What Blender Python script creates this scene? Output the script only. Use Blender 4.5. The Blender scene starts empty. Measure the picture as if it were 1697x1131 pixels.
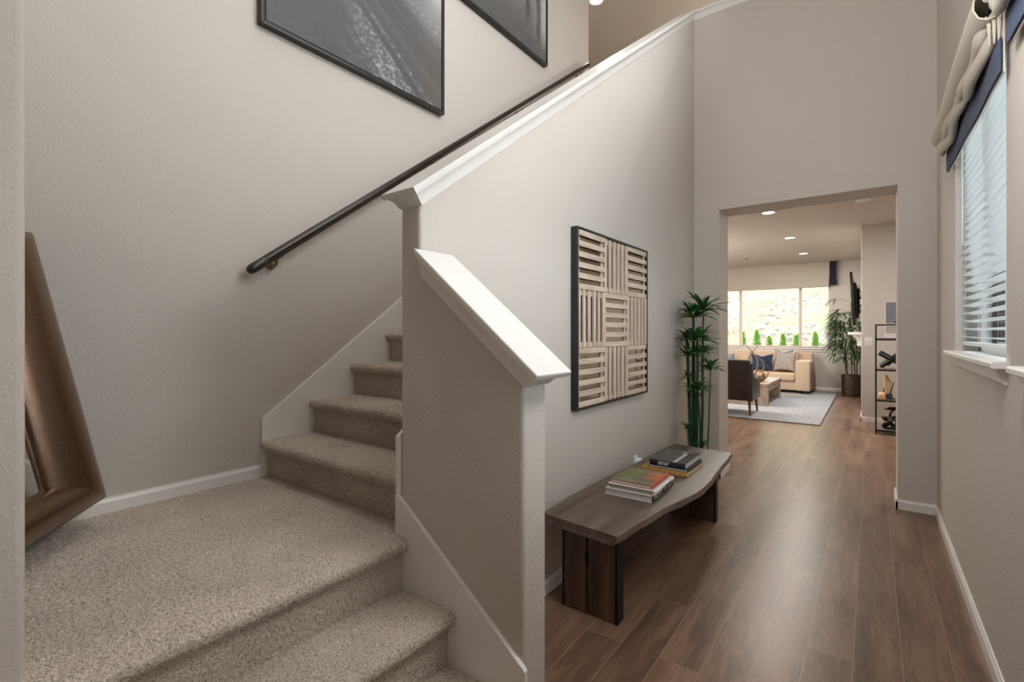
import bpy, bmesh, math, random
import numpy as np
from mathutils import Vector, Matrix, Euler
random.seed(7)
RNG = np.random.default_rng(7)
SC = bpy.context.scene
COL = SC.collection
PI = math.pi

# ------------------------------------------------------------------ camera
CAM_H = 1.36
cam_data = bpy.data.cameras.new('camera')
cam = bpy.data.objects.new('camera', cam_data)
COL.objects.link(cam)
cam.location = (0, 0, CAM_H)
cam.rotation_euler = (PI / 2, 0, math.atan2(594.5, 801.0))
cam_data.sensor_fit = 'HORIZONTAL'
cam_data.sensor_width = 36.0
cam_data.lens = 36.0 * 801.0 / 1697.0
cam_data.shift_y = -14.5 / 1697.0
cam_data.clip_start = 0.02
cam_data.clip_end = 200
SC.camera = cam

# ------------------------------------------------------------------ sky, lights, exposure
SC.view_settings.view_transform = 'Standard'
SC.view_settings.look = 'None'
SC.view_settings.gamma = 1.0
SC.view_settings.exposure = 0.38
SC.view_settings.use_curve_mapping = False
SC.cycles.use_denoising = True
SC.cycles.max_bounces = 9
SC.cycles.diffuse_bounces = 6
SC.cycles.glossy_bounces = 4
SC.cycles.transparent_max_bounces = 12
SC.cycles.sample_clamp_indirect = 6.0
SC.cycles.caustics_reflective = False
SC.cycles.caustics_refractive = False

world = bpy.data.worlds.new('overcast_sky')
SC.world = world
world.use_nodes = True
wn = world.node_tree.nodes
bgn = wn['Background']
bgn.inputs['Color'].default_value = (0.93, 0.965, 1.0, 1)
bgn.inputs['Strength'].default_value = 11.0


def area(name, loc, rot, sx, sy, power, color=(1, 1, 1), portal=False, spread=PI):
    d = bpy.data.lights.new(name, 'AREA')
    d.shape = 'RECTANGLE'
    d.size, d.size_y = sx, sy
    d.energy = power
    d.color = color
    d.spread = spread
    if portal:
        d.cycles.is_portal = True
    o = bpy.data.objects.new(name, d)
    COL.objects.link(o)
    o.location = loc
    o.rotation_euler = rot
    return o


# daylight guides in the window openings
area('daylight_portal_living', (-2.0, 13.36, 1.7), (-PI / 2, 0, 0), 2.56, 1.5, 0, portal=True)
area('daylight_portal_foyer', (0.52, 3.13, 1.87), (0, PI / 2, 0), 1.25, 1.3, 0, portal=True)
area('daylight_portal_entry', (0.52, 1.46, 1.87), (0, PI / 2, 0), 1.25, 1.3, 0, portal=True)
area('daylight_portal_upper', (0.52, 2.55, 4.5), (0, PI / 2, 0), 1.2, 1.5, 0, portal=True)
# added fill lights, out of view and without fittings
WARM = (1.0, 0.95, 0.885)
SOFT = (1.0, 0.988, 0.968)
area('foyer_ceiling_fill', (-0.55, 1.6, 5.66), (0, 0, 0), 0.9, 0.9, 12, SOFT)  # unseen fill from above, added to brighten the foyer
area('stair_ceiling_fill', (-1.95, 1.7, 5.66), (0, 0, 0), 0.6, 0.6, 10, SOFT)  # added fill over the stairwell, no lamp there
area('living_ceiling_fill', (-3.4, 9.4, 2.97), (0, 0, 0), 0.8, 0.8, 60, WARM)  # added overhead fill for the living room
area('dining_ceiling_fill', (1.1, 7.0, 2.97), (0, 0, 0), 0.5, 0.5, 26, WARM)  # unseen fill added in the side room




def fill_point(name, loc, r, power, color):  # bare soft point light, used for added fill
    d = bpy.data.lights.new(name, 'POINT')
    d.shadow_soft_size = r
    d.energy = power
    d.color = color
    o = bpy.data.objects.new(name, d)
    COL.objects.link(o)
    o.location = loc


fill_point('foyer_high_fill', (0.0, 1.2, 3.9), 0.3, 18, SOFT)  # high fill added to even out the stair walls
fill_point('entry_fill', (0.02, 1.55, 2.5), 0.2, 36, SOFT)  # fill added to lift the hall and stair walls
fill_point('living_fill', (-3.7, 9.2, 2.15), 0.25, 105, WARM)  # hidden fill added to light the living room ceiling
fill_point('upper_hall_fill', (-0.5, 7.5, 4.7), 0.2, 60, WARM)  # hidden fill added to brighten the ceiling upstairs


# ------------------------------------------------------------------ materials
def S(r, g, b):
    f = lambda v: (v / 255 / 12.92) if v / 255 <= 0.04045 else ((v / 255 + 0.055) / 1.055) ** 2.4
    return (f(r), f(g), f(b), 1.0)


def mat(name, color=(0.5, 0.5, 0.5, 1), rough=0.6, metal=0.0, spec=0.5, coat=0.0):
    m = bpy.data.materials.new(name)
    m.use_nodes = True
    b = m.node_tree.nodes['Principled BSDF']
    b.inputs['Base Color'].default_value = color
    b.inputs['Roughness'].default_value = rough
    b.inputs['Metallic'].default_value = metal
    b.inputs['Specular IOR Level'].default_value = spec
    b.inputs['Coat Weight'].default_value = coat
    return m


class N:
    """small helper to wire nodes"""
    def __init__(self, m):
        self.t = m.node_tree
        self.b = self.t.nodes['Principled BSDF']

    def add(self, typ, **kw):
        n = self.t.nodes.new(typ)
        for k, v in kw.items():
            if k in n.inputs.keys():
                n.inputs[k].default_value = v
            else:
                setattr(n, k, v)
        return n

    def link(self, a, ao, b, bi):
        self.t.links.new(a.outputs[ao], b.inputs[bi])

    def coords(self, scale=(1, 1, 1), kind='Object'):
        tc = self.add('ShaderNodeTexCoord')
        mp = self.add('ShaderNodeMapping')
        mp.inputs['Scale'].default_value = scale
        self.link(tc, kind, mp, 'Vector')
        return mp

    def noise(self, co, scale, detail=3, rough=0.5):
        n = self.add('ShaderNodeTexNoise')
        n.inputs['Scale'].default_value = scale
        n.inputs['Detail'].default_value = detail
        n.inputs['Roughness'].default_value = rough
        self.link(co, 'Vector', n, 'Vector')
        return n

    def ramp(self, src, out, stops):
        r = self.add('ShaderNodeValToRGB')
        e = r.color_ramp.elements
        while len(e) < len(stops):
            e.new(0.5)
        for i, (p, c) in enumerate(stops):
            e[i].position = p
            e[i].color = c
        self.link(src, out, r, 'Fac')
        return r

    def bump(self, src, out, strength, dist):
        b = self.add('ShaderNodeBump')
        b.inputs['Strength'].default_value = strength
        b.inputs['Distance'].default_value = dist
        self.link(src, out, b, 'Height')
        self.link(b, 'Normal', self.b, 'Normal')
        return b


def g(v):
    return (v, v, v, 1)


def painted(name, color, rough=0.75, scale=110, strength=0.22, dist=0.004):
    m = mat(name, color, rough, spec=0.3)
    n = N(m)
    co = n.coords()
    ns = n.noise(co, scale, 3, 0.55)
    r = n.ramp(ns, 'Fac', [(0.38, g(0)), (0.66, g(1))])
    n.bump(r, 'Color', strength, dist)
    return m


M_WALL = painted('greige_wall_paint', S(208, 202, 195))
M_CEIL = painted('ceiling_paint', S(200, 190, 178), 0.85, 70, 0.2)
M_TRIM = mat('white_trim_paint', S(236, 234, 231), 0.38, spec=0.45)


def wood(name, c0, c1, c2, rough, axis='Y', scale=1.0, bump=0.1, streak=18):
    m = mat(name, c1, rough)
    n = N(m)
    sc = {'X': (0.09, 1, 1), 'Y': (1, 0.09, 1), 'Z': (1, 1, 0.09)}[axis]
    co = n.coords(tuple(v * scale for v in sc))
    a = n.noise(co, streak, 6, 0.62)
    r = n.ramp(a, 'Fac', [(0.28, c0), (0.5, c1), (0.72, c2)])
    n.link(r, 'Color', n.b, 'Base Color')
    n.bump(a, 'Fac', bump, 0.002)
    return m


def plank_floor():
    m = mat('dark_plank_floor', S(92, 66, 51), 0.36, spec=0.5)
    n = N(m)
    tc = n.add('ShaderNodeTexCoord')
    # brick texture: rows run along local x, so swap axes: u = y, v = x
    sep = n.add('ShaderNodeSeparateXYZ')
    n.link(tc, 'Object', sep, 'Vector')
    cmb = n.add('ShaderNodeCombineXYZ')
    off = n.add('ShaderNodeMath', operation='ADD')
    off.inputs[1].default_value = 0.0588
    n.link(sep, 'X', off, 0)
    n.link(sep, 'Y', cmb, 'X')
    n.link(off, 'Value', cmb, 'Y')
    br = n.add('ShaderNodeTexBrick')
    br.offset = 0.37
    br.offset_frequency = 2
    br.inputs['Color1'].default_value = g(0.0)
    br.inputs['Color2'].default_value = g(1.0)
    br.inputs['Mortar'].default_value = g(0.5)
    br.inputs['Scale'].default_value = 1.0
    br.inputs['Mortar Size'].default_value = 0.0019
    br.inputs['Mortar Smooth'].default_value = 0.1
    br.inputs['Brick Width'].default_value = 1.22
    br.inputs['Row Height'].default_value = 0.1635
    n.link(cmb, 'Vector', br, 'Vector')
    # per plank offset of the grain
    mul = n.add('ShaderNodeVectorMath', operation='SCALE')
    n.link(br, 'Color', mul, 0)
    mul.inputs['Scale'].default_value = 37.0
    addv = n.add('ShaderNodeVectorMath', operation='ADD')
    n.link(tc, 'Object', addv, 0)
    n.link(mul, 'Vector', addv, 1)
    mp = n.add('ShaderNodeMapping')
    mp.inputs['Scale'].default_value = (1.0, 0.14, 1.0)
    n.link(addv, 'Vector', mp, 'Vector')
    big = n.noise(mp, 7, 4, 0.6)
    fine = n.noise(mp, 60, 6, 0.7)
    wv = n.add('ShaderNodeTexWave', wave_type='RINGS', rings_direction='Y')
    wv.inputs['Scale'].default_value = 5
    wv.inputs['Distortion'].default_value = 9
    wv.inputs['Detail'].default_value = 3
    wv.inputs['Detail Scale'].default_value = 1.4
    n.link(mp, 'Vector', wv, 'Vector')
    mx = n.add('ShaderNodeMix', data_type='FLOAT')
    mx.inputs[0].default_value = 0.38
    n.link(big, 'Fac', mx, 2)
    n.link(fine, 'Fac', mx, 3)
    r1 = n.ramp(mx, 0, [(0.33, S(86, 65, 51)), (0.5, S(120, 93, 75)), (0.66, S(150, 119, 98))])
    # plank to plank tone
    hv = n.add('ShaderNodeHueSaturation')
    tone = n.add('ShaderNodeMapRange')
    tone.inputs['To Min'].default_value = 0.82
    tone.inputs['To Max'].default_value = 1.12
    n.link(br, 'Color', tone, 'Value')
    n.link(tone, 'Result', hv, 'Value')
    n.link(r1, 'Color', hv, 'Color')
    # rings of grain, lighter filler
    rr = n.ramp(wv, 'Fac', [(0.93, g(0)), (0.995, g(0.13))])
    m2 = n.add('ShaderNodeMix', data_type='RGBA')
    n.link(rr, 'Color', m2, 0)
    n.link(hv, 'Color', m2, 6)
    m2.inputs[7].default_value = S(168, 138, 116)
    # seams, with the glint of their bevels painted in as a pale tone
    m3 = n.add('ShaderNodeMix', data_type='RGBA')
    sf = n.add('ShaderNodeMath', operation='MULTIPLY')
    sf.inputs[1].default_value = 0.9
    n.link(br, 'Fac', sf, 0)
    n.link(sf, 'Value', m3, 0)
    n.link(m2, 2, m3, 6)
    m3.inputs[7].default_value = S(150, 124, 104)
    n.link(m3, 2, n.b, 'Base Color')
    rg = n.add('ShaderNodeMapRange')
    rg.inputs['To Min'].default_value = 0.24
    rg.inputs['To Max'].default_value = 0.38
    n.link(mx, 0, rg, 'Value')
    n.link(rg, 'Result', n.b, 'Roughness')
    hh = n.add('ShaderNodeMath', operation='SUBTRACT')
    n.link(fine, 'Fac', hh, 0)
    n.link(br, 'Fac', hh, 1)
    n.bump(hh, 'Value', 0.14, 0.0015)
    return m


M_FLOOR = plank_floor()


def carpet():
    m = mat('beige_frieze_carpet', S(190, 176, 160), 0.95, spec=0.1)
    n = N(m)
    co = n.coords()
    a = n.noise(co, 195, 2, 0.6)
    b = n.noise(co, 3.2, 3, 0.5)
    r = n.ramp(a, 'Fac', [(0.30, S(120, 107, 95)), (0.43, S(190, 178, 164)), (0.60, S(216, 206, 194)), (0.75, S(234, 227, 218))])
    r2 = n.ramp(b, 'Fac', [(0.38, g(0.86)), (0.62, g(1.0))])
    mx = n.add('ShaderNodeMix', data_type='RGBA', blend_type='MULTIPLY')
    mx.inputs[0].default_value = 1.0
    n.link(r, 'Color', mx, 6)
    n.link(r2, 'Color', mx, 7)
    n.link(mx, 2, n.b, 'Base Color')
    n.b.inputs['Sheen Weight'].default_value = 0.15
    n.bump(a, 'Fac', 0.6, 0.004)
    return m


M_CARPET = carpet()
M_RAIL = wood('dark_espresso_rail', S(34, 25, 20), S(48, 37, 30), S(62, 50, 42), 0.33, 'Y')
M_NICKEL = mat('brushed_nickel', S(150, 138, 122), 0.35, 1.0)
M_BLACK = mat('black_frame', S(36, 36, 37), 0.45)
M_BLACKMETAL = mat('black_metal', S(28, 27, 27), 0.42, 0.6)


def bronze():
    m = mat('brushed_bronze', S(150, 120, 98), 0.30, 0.9)
    n = N(m)
    tc = n.coords((1, 1, 0.06))
    a = n.noise(tc, 420, 3, 0.6)
    r = n.ramp(a, 'Fac', [(0.3, S(118, 94, 78)), (0.7, S(146, 118, 98))])
    n.link(r, 'Color', n.b, 'Base Color')
    return m


M_BRONZE = bronze()
M_DARKBRONZE = mat('dark_bronze_lip', S(62, 58, 54), 0.32, 0.7)
M_TINTMIRROR = mat('tinted_mirror', (0.60, 0.55, 0.48, 1), 0.03, 1.0)  # brown tint stands in for the dim reflection between the slats
M_MIRROR = mat('mirror_glass', (0.86, 0.88, 0.87, 1), 0.015, 1.0)
M_SLAT = wood('weathered_pale_wood', S(172, 156, 138), S(206, 190, 170), S(224, 209, 191), 0.75, 'Y', 1.0, 0.25, 40)
M_SLATV = wood('weathered_pale_wood_upright', S(172, 156, 138), S(206, 190, 170), S(224, 209, 191), 0.75, 'Z', 1.0, 0.25, 40)
M_BENCH = wood('grey_brown_acacia', S(70, 60, 52), S(98, 85, 75), S(122, 108, 96), 0.42, 'Y', 1.0, 0.15, 16)
M_BENCHLEG = wood('dark_walnut_slab', S(48, 34, 27), S(84, 62, 48), S(118, 91, 72), 0.5, 'Z', 1.0, 0.2, 14)
M_PAPER = mat('book_pages', S(214, 208, 198), 0.85)
M_PAPERW = mat('white_book_pages', S(226, 223, 219), 0.85)
M_WHITE = mat('white_plastic', S(232, 232, 234), 0.35)
M_LEAF = mat('umbrella_plant_leaf', S(66, 116, 64), 0.42)
M_STEM = mat('umbrella_plant_stem', S(34, 74, 44), 0.5)
M_STEMPALE = mat('pale_bud', S(150, 150, 96), 0.6)
M_SOIL = mat('potting_soil', S(48, 38, 30), 0.95)
M_POT = mat('dark_planter', S(52, 44, 40), 0.5)


def variegated():
    m = mat('palm_leaf', S(70, 92, 58), 0.5)
    n = N(m)
    co = n.coords()
    a = n.noise(co, 3.0, 2)
    r = n.ramp(a, 'Fac', [(0.35, S(44, 66, 44)), (0.55, S(82, 104, 66)), (0.7, S(138, 140, 74))])
    n.link(r, 'Color', n.b, 'Base Color')
    return m


M_PALM = variegated()
M_CANE = mat('palm_cane', S(96, 70, 50), 0.8)


def hammered():
    m = mat('hammered_bronze_planter', S(74, 60, 52), 0.4, 0.7)
    n = N(m)
    co = n.coords()
    v = n.add('ShaderNodeTexVoronoi')
    v.inputs['Scale'].default_value = 38
    n.link(co, 'Vector', v, 'Vector')
    n.bump(v, 'Distance', 0.7, 0.01)
    return m


M_HAMMER = hammered()


def fabric(name, c, c2=None, scale=900, rough=0.9, bump=0.25, lo=None):
    m = mat(name, c, rough, spec=0.2)
    n = N(m)
    co = n.coords()
    a = n.noise(co, scale, 2)
    if c2:
        b = n.noise(co, lo or 9, 4, 0.6)
        r = n.ramp(b, 'Fac', [(0.35, c), (0.65, c2)])
        n.link(r, 'Color', n.b, 'Base Color')
    n.b.inputs['Sheen Weight'].default_value = 0.1
    n.bump(a, 'Fac', bump, 0.002)
    return m


M_LINEN = fabric('linen_shade', S(198, 190, 177), scale=700)
M_NAVY = fabric('navy_band', S(46, 62, 94), scale=600)
M_NAVYDK = fabric('dark_navy_band', S(42, 46, 58), scale=600)
M_SOFA = fabric('tan_sofa_fabric', S(208, 184, 160), scale=500)
M_PILLOWNAVY = fabric('navy_pillow_fabric', S(28, 38, 58), S(62, 76, 96), 500, lo=14)
M_PILLOWGREY = fabric('grey_pillow_fabric', S(150, 142, 136), S(176, 168, 160), 500, lo=30)
M_PILLOWBLUE = fabric('blue_grey_pillow_fabric', S(112, 120, 136), S(150, 156, 168), 500, lo=20)
M_LEATHER = mat('dark_brown_leather', S(48, 40, 38), 0.36)
M_CHAIRLEG = mat('walnut_chair_leg', S(92, 52, 34), 0.4)
M_TABLE = wood('weathered_oak', S(132, 114, 98), S(168, 149, 131), S(192, 174, 156), 0.6, 'Y', 1.0, 0.2, 14)
M_RUG = fabric('blue_grey_rug', S(140, 142, 148), S(172, 172, 174), 300, 0.95, 0.5, lo=22)
M_RUGEDGE = fabric('dark_rug_border', S(70, 72, 78), scale=300)
M_HORN = mat('polished_horn', S(120, 108, 94), 0.35)
M_GOLD = mat('antique_gold', S(160, 130, 94), 0.38, 0.6)
M_TVBLACK = mat('television_black', S(20, 20, 22), 0.22)
M_BLINDS = mat('white_blind_slat', S(236, 240, 240), 0.4)
def translucent_slat():
    m = mat('white_blind_slat', S(236, 239, 239), 0.4)
    n = N(m)
    t = n.add('ShaderNodeBsdfTranslucent')
    t.inputs['Color'].default_value = S(232, 238, 238)
    mx = n.add('ShaderNodeMixShader')
    mx.inputs[0].default_value = 0.30
    n.link(n.b, 'BSDF', mx, 1)
    n.link(t, 'BSDF', mx, 2)
    n.link(mx, 'Shader', n.t.nodes['Material Output'], 'Surface')
    return m


M_BLINDS = translucent_slat()
M_VINYL = mat('white_vinyl_window', S(236, 236, 234), 0.4)
M_VINYLTAN = mat('almond_window_frame', S(222, 206, 192), 0.45)
M_SHELFWOOD = wood('grey_shelf_wood', S(96, 86, 78), S(124, 113, 103), S(146, 134, 123), 0.6, 'X')
M_HILL = None


def glass_mat():
    m = bpy.data.materials.new('window_glass')
    m.use_nodes = True
    t = m.node_tree
    t.nodes.clear()
    out = t.nodes.new('ShaderNodeOutputMaterial')
    tr = t.nodes.new('ShaderNodeBsdfTransparent')
    gl = t.nodes.new('ShaderNodeBsdfGlossy')
    gl.inputs['Roughness'].default_value = 0.02
    fr = t.nodes.new('ShaderNodeFresnel')
    fr.inputs['IOR'].default_value = 1.35
    mx = t.nodes.new('ShaderNodeMixShader')
    t.links.new(fr.outputs[0], mx.inputs[0])
    t.links.new(tr.outputs[0], mx.inputs[1])
    t.links.new(gl.outputs[0], mx.inputs[2])
    t.links.new(mx.outputs[0], out.inputs[0])
    return m


M_GLASS = glass_mat()


def emit(name, color, strength):
    m = mat(name, color, 0.5)
    b = m.node_tree.nodes['Principled BSDF']
    b.inputs['Emission Color'].default_value = color
    b.inputs['Emission Strength'].default_value = strength
    return m


M_LAMP = emit('lamp_lens', (1, 0.95, 0.86, 1), 9.0)
M_LAMPHOT = M_LAMP


def vcol_mat(name, rough=0.5, spec=0.5):
    m = mat(name, (0.5, 0.5, 0.5, 1), rough, spec=spec)
    n = N(m)
    a = n.add('ShaderNodeVertexColor')
    a.layer_name = 'Col'
    n.link(a, 'Color', n.b, 'Base Color')
    return m


M_PRINT = vcol_mat('printed_canvas', 0.55)
M_COVER = vcol_mat('printed_book_cover', 0.3)


# ------------------------------------------------------------------ mesh builders
def props(o, label=None, cat=None, group=None, kind=None):
    if label:
        o['label'] = label
    if cat:
        o['category'] = cat
    if group:
        o['group'] = group
    if kind:
        o['kind'] = kind
    return o


def thing(name, label, cat, loc=(0, 0, 0), group=None, rot=(0, 0, 0)):
    o = bpy.data.objects.new(name, None)
    o.empty_display_size = 0.05
    COL.objects.link(o)
    o.location = loc
    o.rotation_euler = rot
    return props(o, label, cat, group)


def wloc(o):
    v = Vector((0, 0, 0))
    while o is not None:
        v = v + o.location
        o = o.parent
    return v


def link_mesh(name, me, m, parent=None, local=False):
    o = bpy.data.objects.new(name, me)
    COL.objects.link(o)
    if m is not None:
        for mm in (m if isinstance(m, (list, tuple)) else [m]):
            me.materials.append(mm)
    if parent is not None:
        o.parent = parent
        if not local:
            me.transform(Matrix.Translation(-wloc(parent)))
    return o


class MB:
    def __init__(self):
        self.bm = bmesh.new()

    def verts(self, pts):
        return [self.bm.verts.new(p) for p in pts]

    def faces(self, vs, fl, mi=0):
        for f in fl:
            try:
                fc = self.bm.faces.new([vs[i] for i in f])
                fc.material_index = mi
            except ValueError:
                pass

    def box(self, x0, x1, y0, y1, z0, z1, bev=0.0, seg=2, mi=0, M=None):
        pts = [Vector((x, y, z)) for z in (z0, z1) for y in (y0, y1) for x in (x0, x1)]
        if M is not None:
            pts = [M @ p for p in pts]
        vs = self.verts(pts)
        n0 = len(self.bm.faces)
        fs = []
        for f in ((0, 2, 3, 1), (4, 5, 7, 6), (0, 1, 5, 4), (2, 6, 7, 3), (0, 4, 6, 2), (1, 3, 7, 5)):
            fc = self.bm.faces.new([vs[i] for i in f])
            fc.material_index = mi
            fs.append(fc)
        if bev > 0:
            ed = set(e for f in fs for e in f.edges)
            bmesh.ops.bevel(self.bm, geom=list(ed), offset=bev, segments=seg, affect='EDGES', profile=0.5)
        return self

    def hexa(self, a, b, bev=0.0, seg=2):
        """a, b: two quads (4 points each, same order)"""
        vs = self.verts(list(a) + list(b))
        fs = [self.bm.faces.new([vs[i] for i in f]) for f in
              ((3, 2, 1, 0), (4, 5, 6, 7), (0, 1, 5, 4), (1, 2, 6, 5), (2, 3, 7, 6), (3, 0, 4, 7))]
        if bev > 0:
            ed = set(e for f in fs for e in f.edges)
            bmesh.ops.bevel(self.bm, geom=list(ed), offset=bev, segments=seg, affect='EDGES', profile=0.5)
        return self

    def prism(self, poly, axis, lo, hi, bev=0.0, seg=2, mi=0):
        """poly: 2-D points; axis X -> (y,z), Y -> (x,z), Z -> (x,y)"""
        def P(p, t):
            return {'X': (t, p[0], p[1]), 'Y': (p[0], t, p[1]), 'Z': (p[0], p[1], t)}[axis]
        a = self.verts([P(p, lo) for p in poly])
        b = self.verts([P(p, hi) for p in poly])
        n = len(poly)
        fs = [self.bm.faces.new(a), self.bm.faces.new(b[::-1])]
        for i in range(n):
            j = (i + 1) % n
            fs.append(self.bm.faces.new([a[j], a[i], b[i], b[j]]))
        for f in fs:
            f.material_index = mi
        if bev > 0:
            ed = set(e for f in fs for e in f.edges)
            bmesh.ops.bevel(self.bm, geom=list(ed), offset=bev, segments=seg, affect='EDGES', profile=0.5)
        return self

    def tube(self, path, r, seg=8, caps=True, mi=0, flat=1.0):
        path = [Vector(p) for p in path]
        n = len(path)
        rs = r if isinstance(r, (list, tuple)) else [r] * n
        rings = []
        prev = None
        for i, p in enumerate(path):
            t = (path[min(i + 1, n - 1)] - path[max(i - 1, 0)])
            if t.length < 1e-9:
                t = Vector((0, 0, 1))
            t.normalize()
            if prev is None:
                up = Vector((0, 0, 1)) if abs(t.z) < 0.95 else Vector((0, 1, 0))
                x = t.cross(up).normalized()
            else:
                x = prev - t * prev.dot(t)
                x = x.normalized() if x.length > 1e-6 else t.orthogonal().normalized()
            prev = x
            y = t.cross(x).normalized()
            rings.append(self.verts([p + x * (math.cos(2 * PI * k / seg) * rs[i]) + y * (math.sin(2 * PI * k / seg) * rs[i] * flat) for k in range(seg)]))
        for a, b in zip(rings, rings[1:]):
            for k in range(seg):
                f = self.bm.faces.new([a[k], a[(k + 1) % seg], b[(k + 1) % seg], b[k]])
                f.material_index = mi
        if caps:
            f = self.bm.faces.new(rings[0][::-1]); f.material_index = mi
            f = self.bm.faces.new(rings[-1]); f.material_index = mi
        return self

    def lathe(self, prof, c=(0, 0, 0), seg=24, caps=True):
        rings = []
        for r, z in prof:
            rings.append(self.verts([(c[0] + r * math.cos(2 * PI * k / seg), c[1] + r * math.sin(2 * PI * k / seg), c[2] + z) for k in range(seg)]))
        for a, b in zip(rings, rings[1:]):
            for k in range(seg):
                self.bm.faces.new([a[k], a[(k + 1) % seg], b[(k + 1) % seg], b[k]])
        if caps:
            self.bm.faces.new(rings[0][::-1])
            self.bm.faces.new(rings[-1])
        return self

    def loft(self, rings, caps=True, mi=0):
        R = [self.verts(r) for r in rings]
        n = len(R[0])
        for a, b in zip(R, R[1:]):
            for k in range(n):
                f = self.bm.faces.new([a[k], a[(k + 1) % n], b[(k + 1) % n], b[k]])
                f.material_index = mi
        if caps:
            self.bm.faces.new(R[0][::-1])
            self.bm.faces.new(R[-1])
        return self

    def build(self, name, m, parent=None, local=False, smooth=None, **kw):
        bmesh.ops.recalc_face_normals(self.bm, faces=self.bm.faces)
        me = bpy.data.meshes.new(name)
        self.bm.to_mesh(me)
        self.bm.free()
        o = link_mesh(name, me, m, parent, local)
        if smooth is not None:
            me.polygons.foreach_set('use_smooth', [True] * len(me.polygons))
            if smooth < 180:
                try:
                    me.set_sharp_from_angle(angle=math.radians(smooth))
                except Exception:
                    pass
        me.update()
        if kw:
            props(o, kw.get('label'), kw.get('cat'), kw.get('group'), kw.get('kind'))
        return o


def struct(name, mb, m, label=None, cat=None, smooth=None, parent=None):
    o = mb.build(name, m, parent, smooth=smooth)
    if parent is None:
        props(o, label, cat, None, 'structure')
    return o


def grid_mesh(name, P, m, parent=None, local=False, colors=None, wrap=False, smooth=True):
    """P: (n, k, 3) array -> quad grid"""
    n, k = P.shape[:2]
    V = P.reshape(-1, 3)
    idx = np.arange(n * k).reshape(n, k)
    a, b, c, d = idx[:-1, :-1], idx[1:, :-1], idx[1:, 1:], idx[:-1, 1:]
    F = np.stack([a, b, c, d], -1).reshape(-1, 4)
    me = bpy.data.meshes.new(name)
    me.vertices.add(len(V))
    me.vertices.foreach_set('co', V.astype(np.float32).ravel())
    me.loops.add(F.size)
    me.loops.foreach_set('vertex_index', F.astype(np.int32).ravel())
    me.polygons.add(len(F))
    me.polygons.foreach_set('loop_start', np.arange(0, F.size, 4, dtype=np.int32))
    me.polygons.foreach_set('loop_total', np.full(len(F), 4, dtype=np.int32))
    me.update(calc_edges=True)
    me.validate()
    if smooth:
        me.polygons.foreach_set('use_smooth', [True] * len(me.polygons))
    if colors is not None:
        at = me.color_attributes.new('Col', 'FLOAT_COLOR', 'POINT')
        rgba = np.concatenate([colors.reshape(-1, 3), np.ones((n * k, 1))], 1)
        at.data.foreach_set('color', rgba.astype(np.float32).ravel())
    return link_mesh(name, me, m, parent, local)


def vnoise(P, f, seed=0):
    """value noise in [-1, 1] at points P (...,3)"""
    q = P * f
    i = np.floor(q).astype(np.int64)
    t = q - i
    t = t * t * (3 - 2 * t)

    def h(dx, dy, dz):
        n = (i[..., 0] + dx) * 374761393 + (i[..., 1] + dy) * 668265263 + (i[..., 2] + dz) * 2147483647 + seed * 974634777
        n = (n ^ (n >> 13)) * 1274126177
        n = n ^ (n >> 16)
        return (n & 0xffff) / 32767.5 - 1.0
    out = 0
    for dx in (0, 1):
        for dy in (0, 1):
            for dz in (0, 1):
                w = (t[..., 0] if dx else 1 - t[..., 0]) * (t[..., 1] if dy else 1 - t[..., 1]) * (t[..., 2] if dz else 1 - t[..., 2])
                out = out + w * h(dx, dy, dz)
    return out


def text_mesh(body, size, m, parent, Mx, name='lettering', extrude=0.0003, offset=0.0, align='LEFT', sx=1.0, space=1.0):
    cu = bpy.data.curves.new('lettering', 'FONT')
    cu.body = body
    cu.size = size
    cu.extrude = extrude
    cu.offset = offset
    cu.space_character = space
    cu.align_x = align
    o = bpy.data.objects.new('lettering', cu)
    COL.objects.link(o)
    dg = bpy.context.evaluated_depsgraph_get()
    me = bpy.data.meshes.new_from_object(o.evaluated_get(dg))
    bpy.data.objects.remove(o)
    me.name = name
    me.transform(Matrix.Diagonal((sx, 1, 1, 1)))
    me.transform(Mx)
    me.materials.clear()
    return link_mesh(name, me, m, parent)


def frame_matrix(origin, right, up):
    r = Vector(right).normalized()
    u = Vector(up).normalized()
    n = r.cross(u)
    M = Matrix.Identity(4)
    for i in range(3):
        M[i][0], M[i][1], M[i][2], M[i][3] = r[i], u[i], n[i], origin[i]
    return M


# ================================================================== SETTING
XA = -1.36        # stair wall face on the hall side
XAI = -1.47       # its face on the stair side
XL = -2.66        # far wall of the stairs
XR = 0.395        # hall's right wall
YK, YKB = 1.253, 1.388   # knee wall faces
YH, YHB = 4.76, 5.10     # wall with the opening
OX0, OX1, OZ = -1.132, 0.167, 2.50
ZC, ZUF, ZT = 2.99, 3.308, 5.72
YB = 13.33        # living room's end wall
XF = -0.116       # fireplace wall face
ZL = 0.578        # stair landing
RISE, RUN = 0.195, 0.278

# floor
mb = MB(); mb.box(-5.2, 2.4, -2.2, 13.5, -0.12, 0.0)
struct('floor', mb, M_FLOOR, 'dark brown wide plank wood floor of hall and living room', 'floor')

# stair wall with its sloping top
mb = MB()
mb.prism([(YK, 0), (YH + 0.02, 0), (YH + 0.02, 4.40), (YH, 4.39), (YK, 1.875)], 'X', XAI, XA, 0.014, 3)
struct('wall_stair', mb, M_WALL, 'tall greige wall along the hall with sloping top beside the stairs', 'wall', smooth=40)
# knee wall
mb = MB()
mb.prism([(XAI, 0), (-0.884, 0), (-0.884, 1.215), (-1.34, 1.585), (XAI, 1.66)], 'Y', YK - 0.0006, YKB, 0.016, 4)
struct('wall_knee', mb, M_WALL, 'short greige half wall beside the lower carpeted steps', 'wall', smooth=40)
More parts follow.
